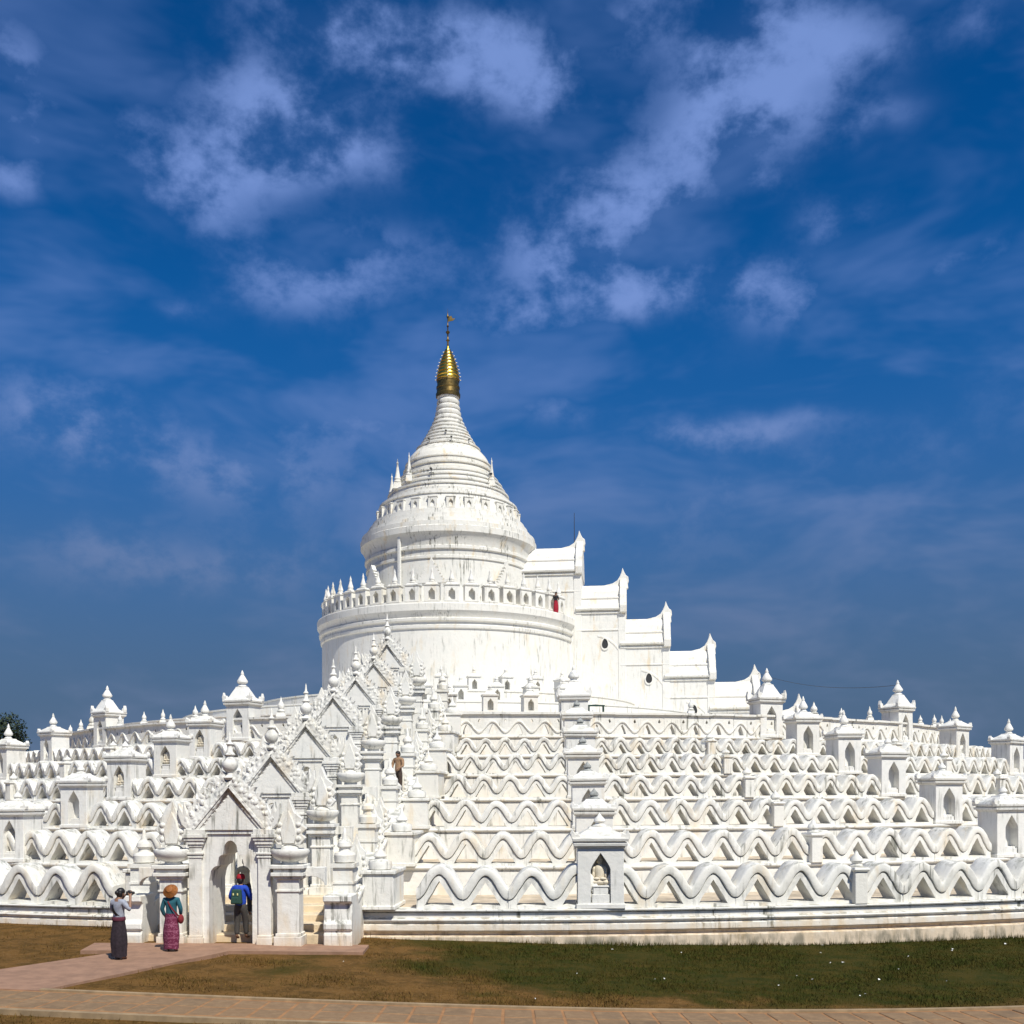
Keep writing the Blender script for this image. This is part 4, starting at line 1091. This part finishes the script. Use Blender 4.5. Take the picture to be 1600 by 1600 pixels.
# woman with round hat
A2 = (((-.25, .0, 1.10), (-.20, .10, .90)), ((.25, -.01, 1.11), (.21, .10, .92)))
t, k, sw = person('person in teal top and maroon patterned skirt wearing a round brown hat', (-7.03, -58.68, gz(-7.03) + .08), rad(-4), A2, h=1.58)
top(t, k, sw, A2, cloth('teal cotton', (.018, .105, .140)), sleeve=.95, lo=.86); hair(t, k)
def longyi():
    m, s, b_ = new_mat('maroon woven longyi')
    tcn = s.t.nodes.new('ShaderNodeTexCoord'); P = tcn.outputs['Object']
    sp = s.t.nodes.new('ShaderNodeSeparateXYZ'); s.link(P, sp.inputs[0])
    band = s.m('LESS_THAN', s.m('FRACT', s.m('MULTIPLY', sp.outputs[2], 6.0)), .22)
    blob = s.ss(s.noise(P, 26, 3, .6), .52, .62)
    c = s.mix(s.m('MULTIPLY', s.m('MAXIMUM', s.m('MULTIPLY', band, .6), blob), .55), (.13, .012, .045), (.42, .16, .24))
    s.link(c, b_.inputs['Base Color']); b_.inputs['Roughness'].default_value = .9
    return m
skirt(t, k, longyi(), seed=5, fold=.014)
hat = thing('hat', 'round brown woven hat on the head of the person in teal', 'hat', t.location, t.rotation_euler[2])
MB().lathe([(.185, 0), (.188, .008), (.14, .05), (.09, .10), (.08, .12), (.03, .135), (0, .137)], 28).build('brim', simple('woven bamboo', (.25, .085, .014), .7, var=.3, scale=22), hat, smooth=.6).matrix_local = Matrix.Translation((0, -.055 * k, 1.575 * k)) @ Matrix.Rotation(rad(58), 4, 'X')
bag = thing('shoulder_bag', 'dark red cloth bag hanging at the hip of the person in teal', 'bag', t.location, t.rotation_euler[2])
RED = cloth('dark red cloth', (.20, .018, .022))
MB().ell((.25 * k, -.01, .84 * k), (.075, .10, .12), 14, 9).build('pouch', RED, bag, smooth=1.2)
b = MB()
for i in range(12):
    f0, f1 = i / 12, (i + 1) / 12
    pf = lambda f: Vector((-.12 + .37 * f, -.155 * sin(pi * f) ** .6 - .0, 1.40 - .52 * f))
    p0, p1 = pf(f0) * k, pf(f1) * k; d = Vector((.014, 0, .014))
    b.add([tuple(p0 - d), tuple(p0 + d), tuple(p1 + d), tuple(p1 - d)], [(0, 1, 2, 3)])
b.build('strap', RED, bag, normals=False)

# man in blue with backpack stepping through the doorway
A3 = (((-.30, .02, 1.10), (-.26, .20, 1.02)), ((.30, .03, 1.10), (.25, .22, 1.05)))
L3 = ((0, .0), (0, .16))
p3 = polar(57.25, PHS + .0026)
t, k, sw = person('person in blue jacket and red cap walking into the doorway', (p3[0] + .02, p3[1], .44), PHS + rad(-6), A3, h=1.66, female=False, legs=L3)
top(t, k, sw, A3, cloth('blue nylon', (.010, .055, .42), .2), sleeve=1.0, lo=.84, fat=1.12); trousers(t, k, cloth('grey trousers', (.055, .05, .045)), L3)
hair(t, k)
cap = tag(MB().lathe([(.112, 1.60), (.114, 1.64), (.10, 1.70), (.06, 1.735), (0, 1.745)], 16, 0, .03).ell((0, .14, 1.615), (.075, .09, .012), 12, 5).build('cap', cloth('red cotton', (.32, .008, .02)), smooth=.9), 'red cap worn by the person in the blue jacket', 'cap')
cap.location = t.location; cap.rotation_euler = t.rotation_euler; cap.scale = (k, k, k)
bp_ = thing('backpack', 'dark green backpack on the back of the person in blue', 'backpack', t.location, t.rotation_euler[2])
GRN = cloth('green nylon', (.018, .060, .045))
MB().frus(-.02, -.20, .96, 1.36, .30, .17, .25, .13).build('sack', GRN, bp_, bev=.045, seg=3, smooth=.8)
MB().frus(-.02, -.30, .99, 1.15, .22, .08, .20, .06).build('front_pocket', GRN, bp_, bev=.02, seg=2)
YEL = simple('pale patch', (.75, .70, .30), .7)
for sx in (-1, 1): MB().box(-.02 + sx * .06 - .018, -.02 + sx * .06 + .018, -.288, -.278, 1.20, 1.26).build('reflector', YEL, bp_, bev=.004)

# companion higher on the steps
A4 = (((-.27, .06, 1.12), (-.20, .26, 1.10)), ((.27, .08, 1.12), (.22, .26, 1.16)))
p4 = polar(55.7, PHS - .0030)
t, k, sw = person('person in pale grey shirt climbing the steps inside the doorway', (p4[0], p4[1], sz(55.7) + riser), PHS, A4, h=1.62, female=False, legs=((0, .0), (0, .1)))
top(t, k, sw, A4, cloth('grey green cotton', (.42, .42, .35)), sleeve=.6, lo=.82); trousers(t, k, cloth('dark cotton trousers', (.03, .03, .035)), ((0, .0), (0, .1))); hair(t, k)

# visitor leaning on the stair wall, higher up
A5 = (((-.24, .05, 1.10), (-.12, .22, 1.0)), ((.25, .05, 1.10), (.14, .22, 1.0)))
p5 = polar(46.4, PHS + 2.8 / 46.4)
t, k, sw = person('person in tan shirt standing beside the upper gateways', (p5[0], p5[1], sz(46.4) + .95), rad(150), A5, h=1.6, female=False)
top(t, k, sw, A5, cloth('tan cotton', (.34, .21, .12)), sleeve=.7, lo=.84); trousers(t, k, cloth('dark brown trousers', (.06, .04, .03)), ((0, 0), (0, 0))); hair(t, k)

# woman in red on the drum walkway
A6 = (((-.25, .04, 1.10), (-.10, .18, 1.12)), ((.30, .08, 1.15), (.16, .20, 1.42)))
p6 = polar(10.5, rad(51.5), 18.2)
t, k, sw = person('person in dark top and red skirt on the ledge of the drum', p6, rad(50 + 160), A6, h=1.6)
top(t, k, sw, A6, cloth('black cotton', (.015, .014, .018)), sleeve=.8); skirt(t, k, cloth('bright red cloth', (.32, .008, .025)), seed=9); hair(t, k, long=True)

# dark green canopied bench on the top terrace
bn = thing('bench', 'small dark green bench on the top terrace beside the centre shrine row', 'bench', tpolar(34.15, rad(3.9), 8.385), rad(3.9))
MB().box(-.42, .42, -.14, .14, .30, .36).build('seat', 'bench', bn, bev=.01)
m_ = MB(); arc = [(.45 * cos(pi * i / 10), .26 + .14 * sin(pi * i / 10)) for i in range(11)]
MB().prism(arc + [(x * .9, z - .045) for x, z in arc[::-1]], .10, .15).build('backrest', 'bench', bn)
for sx in (-1, 1):
    for yy in (-.1, .1): MB().box(sx * .37 - .025, sx * .37 + .025, yy - .025, yy + .025, 0, .31).build('leg', 'bench', bn)

# overhead wire from the covered stairway to the far right shrine
c0 = Vector(polar(25.0, CA, 13.9)); c1 = Vector(tpolar(33.7, rad(38.93), 10.6))
V = []; Fc = []; n = 24
for i in range(n + 1):
    f = i / n; p = c0.lerp(c1, f) - Vector((0, 0, 2.2 * f * (1 - f)))
    for q in range(4): V.append((p.x + .013 * cos(q * pi / 2), p.y, p.z + .013 * sin(q * pi / 2)))
for i in range(n):
    for q in range(4): Fc.append((i*4+q, (i+1)*4+q, (i+1)*4+(q+1) % 4, i*4+(q+1) % 4))
tag(MB().add(V, Fc).build('overhead_wire', 'iron'), 'thin dark wire sagging against the sky at right', 'wire')

# ------------------------------------------------------------------ trees beyond the terraces
def tree(label, loc, h, rad_, seed, nleaf):
    rs = np.random.RandomState(seed); t = thing('tree', label, 'tree', loc)
    b = MB(); b.lathe([(.55, 0), (.38, h*.2), (.30, h*.45), (.12, h*.75), (0, h*.8)], 10)
    for i in range(9):
        a = rs.uniform(0, 2*pi); z0 = h * rs.uniform(.3, .6); L = rad_ * rs.uniform(.5, .85)
        T = Matrix.Translation((0, 0, z0)) @ Matrix.Rotation(a, 4, 'Z') @ Matrix.Rotation(rad(rs.uniform(35, 65)), 4, 'Y')
        b.lathe([(.16, 0), (.09, L*.6), (0, L)], 6, T=T)
    b.build('trunk', 'bark', t, smooth=.8)
    cl = []
    for i in range(34):
        v = rs.normal(size=3); v /= np.linalg.norm(v); f = rs.uniform(.35, 1.0)
        cl.append(((v[0]*rad_*f, v[1]*rad_*f, h*.66 + v[2]*h*.32*f), rs.uniform(.16, .34) * rad_))
    cc = np.array([c for c, r in cl]); cr = np.array([r for c, r in cl]); pick = rs.randint(0, 34, nleaf)
    d = rs.normal(size=(nleaf, 3)); d /= np.linalg.norm(d, axis=1)[:, None]
    P = cc[pick] + d * (cr[pick] * rs.uniform(.5, 1.05, nleaf))[:, None]
    u = rs.normal(size=(nleaf, 3)); u /= np.linalg.norm(u, axis=1)[:, None]; v = np.cross(u, d); s_ = rs.uniform(.12, .28, nleaf)[:, None]
    V = np.stack([P - u*s_, P + v*s_*.6, P + u*s_, P - v*s_*.6], 1).reshape(-1, 3)
    me = bpy.data.meshes.new('crown'); me.from_pydata(V.tolist(), [], np.arange(nleaf*4).reshape(-1, 4).tolist()); me.materials.append(M['leaf'])
    obj('crown', me, t)
tree('dark leafy tree behind the terraces at the far left edge', (-56.6, 44, 0), 13.6, 7.0, 3, 30000)
tree('second dark tree, partly cut by the left edge, behind the terraces', (-66, 48, 0), 14.0, 7.4, 5, 20000)

# ------------------------------------------------------------------ grass and scraps
def in_path(x, y):
    # diagonal leg
    v = (y + 63.6) / (63.6 - 58.5)
    xl, xr = -11.5 + v * (11.5 - 8.1), -8.2 + v * (8.2 - 5.6)
    m1 = (y > -64.2) & (y < -58.4) & (x > xl + .05) & (x < xr - .07)
    m2 = (y > -58.75) & (y < -56.5) & (x > -9.75) & (x < -2.15)
    return m1 | m2
N = 260000
rs = np.random.RandomState(11)
a = np.radians(rs.uniform(-17, 19.5, N)); r = np.sqrt(rs.uniform(54.5**2, 69.5**2, N))
x, y = r * np.sin(a), -r * np.cos(a)
keep = ~in_path(x, y) & (np.hypot(x - WCX, y) > 55.84) & ~((np.hypot(x - WCX, y) > RI - .10) & (np.hypot(x - WCX, y) < RO + .14))
ln = np.array([mnoise.noise(Vector((px_ * .55, py_ * .55, 3.1))) for px_, py_ in zip(x, y)])
dens_ = np.clip(.25 + .22 * (x + 4.0) * .35 + ln * .9, .10, 1.0)
keep &= rs.uniform(size=N) < dens_
x, y, ln = x[keep], y[keep], ln[keep]; n = len(x)
z = .12 - .32 * np.tanh(x / 10) - .01 + .02 * ln
hh = rs.uniform(.03, .075, n) * (1 + .5 * ln); near = np.hypot(x - WCX, y) < 56.25; hh[near] *= 2.0; tuft = rs.uniform(size=n) < .035; hh[tuft] *= 2.2
aa = rs.uniform(0, 2*pi, n); wd = rs.uniform(.006, .013, n); lean = rs.uniform(-.05, .05, (n, 2))
V = np.empty((n, 3, 3))
V[:, 0] = np.stack([x - wd*np.cos(aa), y - wd*np.sin(aa), z], 1); V[:, 1] = np.stack([x + wd*np.cos(aa), y + wd*np.sin(aa), z], 1)
V[:, 2] = np.stack([x + lean[:, 0], y + lean[:, 1], z + hh], 1)
me = bpy.data.meshes.new('grass'); me.vertices.add(n*3); me.vertices.foreach_set('co', V.reshape(-1))
me.loops.add(n*3); me.loops.foreach_set('vertex_index', np.arange(n*3)); me.polygons.add(n)
me.polygons.foreach_set('loop_start', np.arange(0, n*3, 3)); me.polygons.foreach_set('loop_total', np.full(n, 3)); me.update(calc_edges=True)
me.materials.append(M['blade'])
g = obj('grass', me); struct(g, 'stuff'); g['label'] = 'short dry and green grass in front of the terrace wall'
b = MB()
for i in range(30):
    aa_, r_ = rad(random.uniform(-3, 17)), random.uniform(57.0, 64.3)
    px_, py_, _ = polar(r_, aa_)
    s_ = random.uniform(.014, .036) * (1.8 if random.random() < .12 else 1)
    T = Matrix.Translation((px_, py_, gz(px_) + .05)) @ Matrix.Rotation(random.uniform(0, 6.28), 4, 'Z') @ Matrix.Rotation(random.uniform(-.6, .6), 4, 'X')
    b.add([(-s_, -s_*.6, 0), (s_, -s_*.7, .01), (s_*.8, s_*.6, 0), (0, s_*.9, .02), (-s_*.9, s_*.5, .01)], [(0, 1, 2, 3, 4)], T)
lt = b.build('scraps', 'litter', normals=False); struct(lt, 'stuff'); lt['label'] = 'pale scraps and pebbles scattered over the grass'
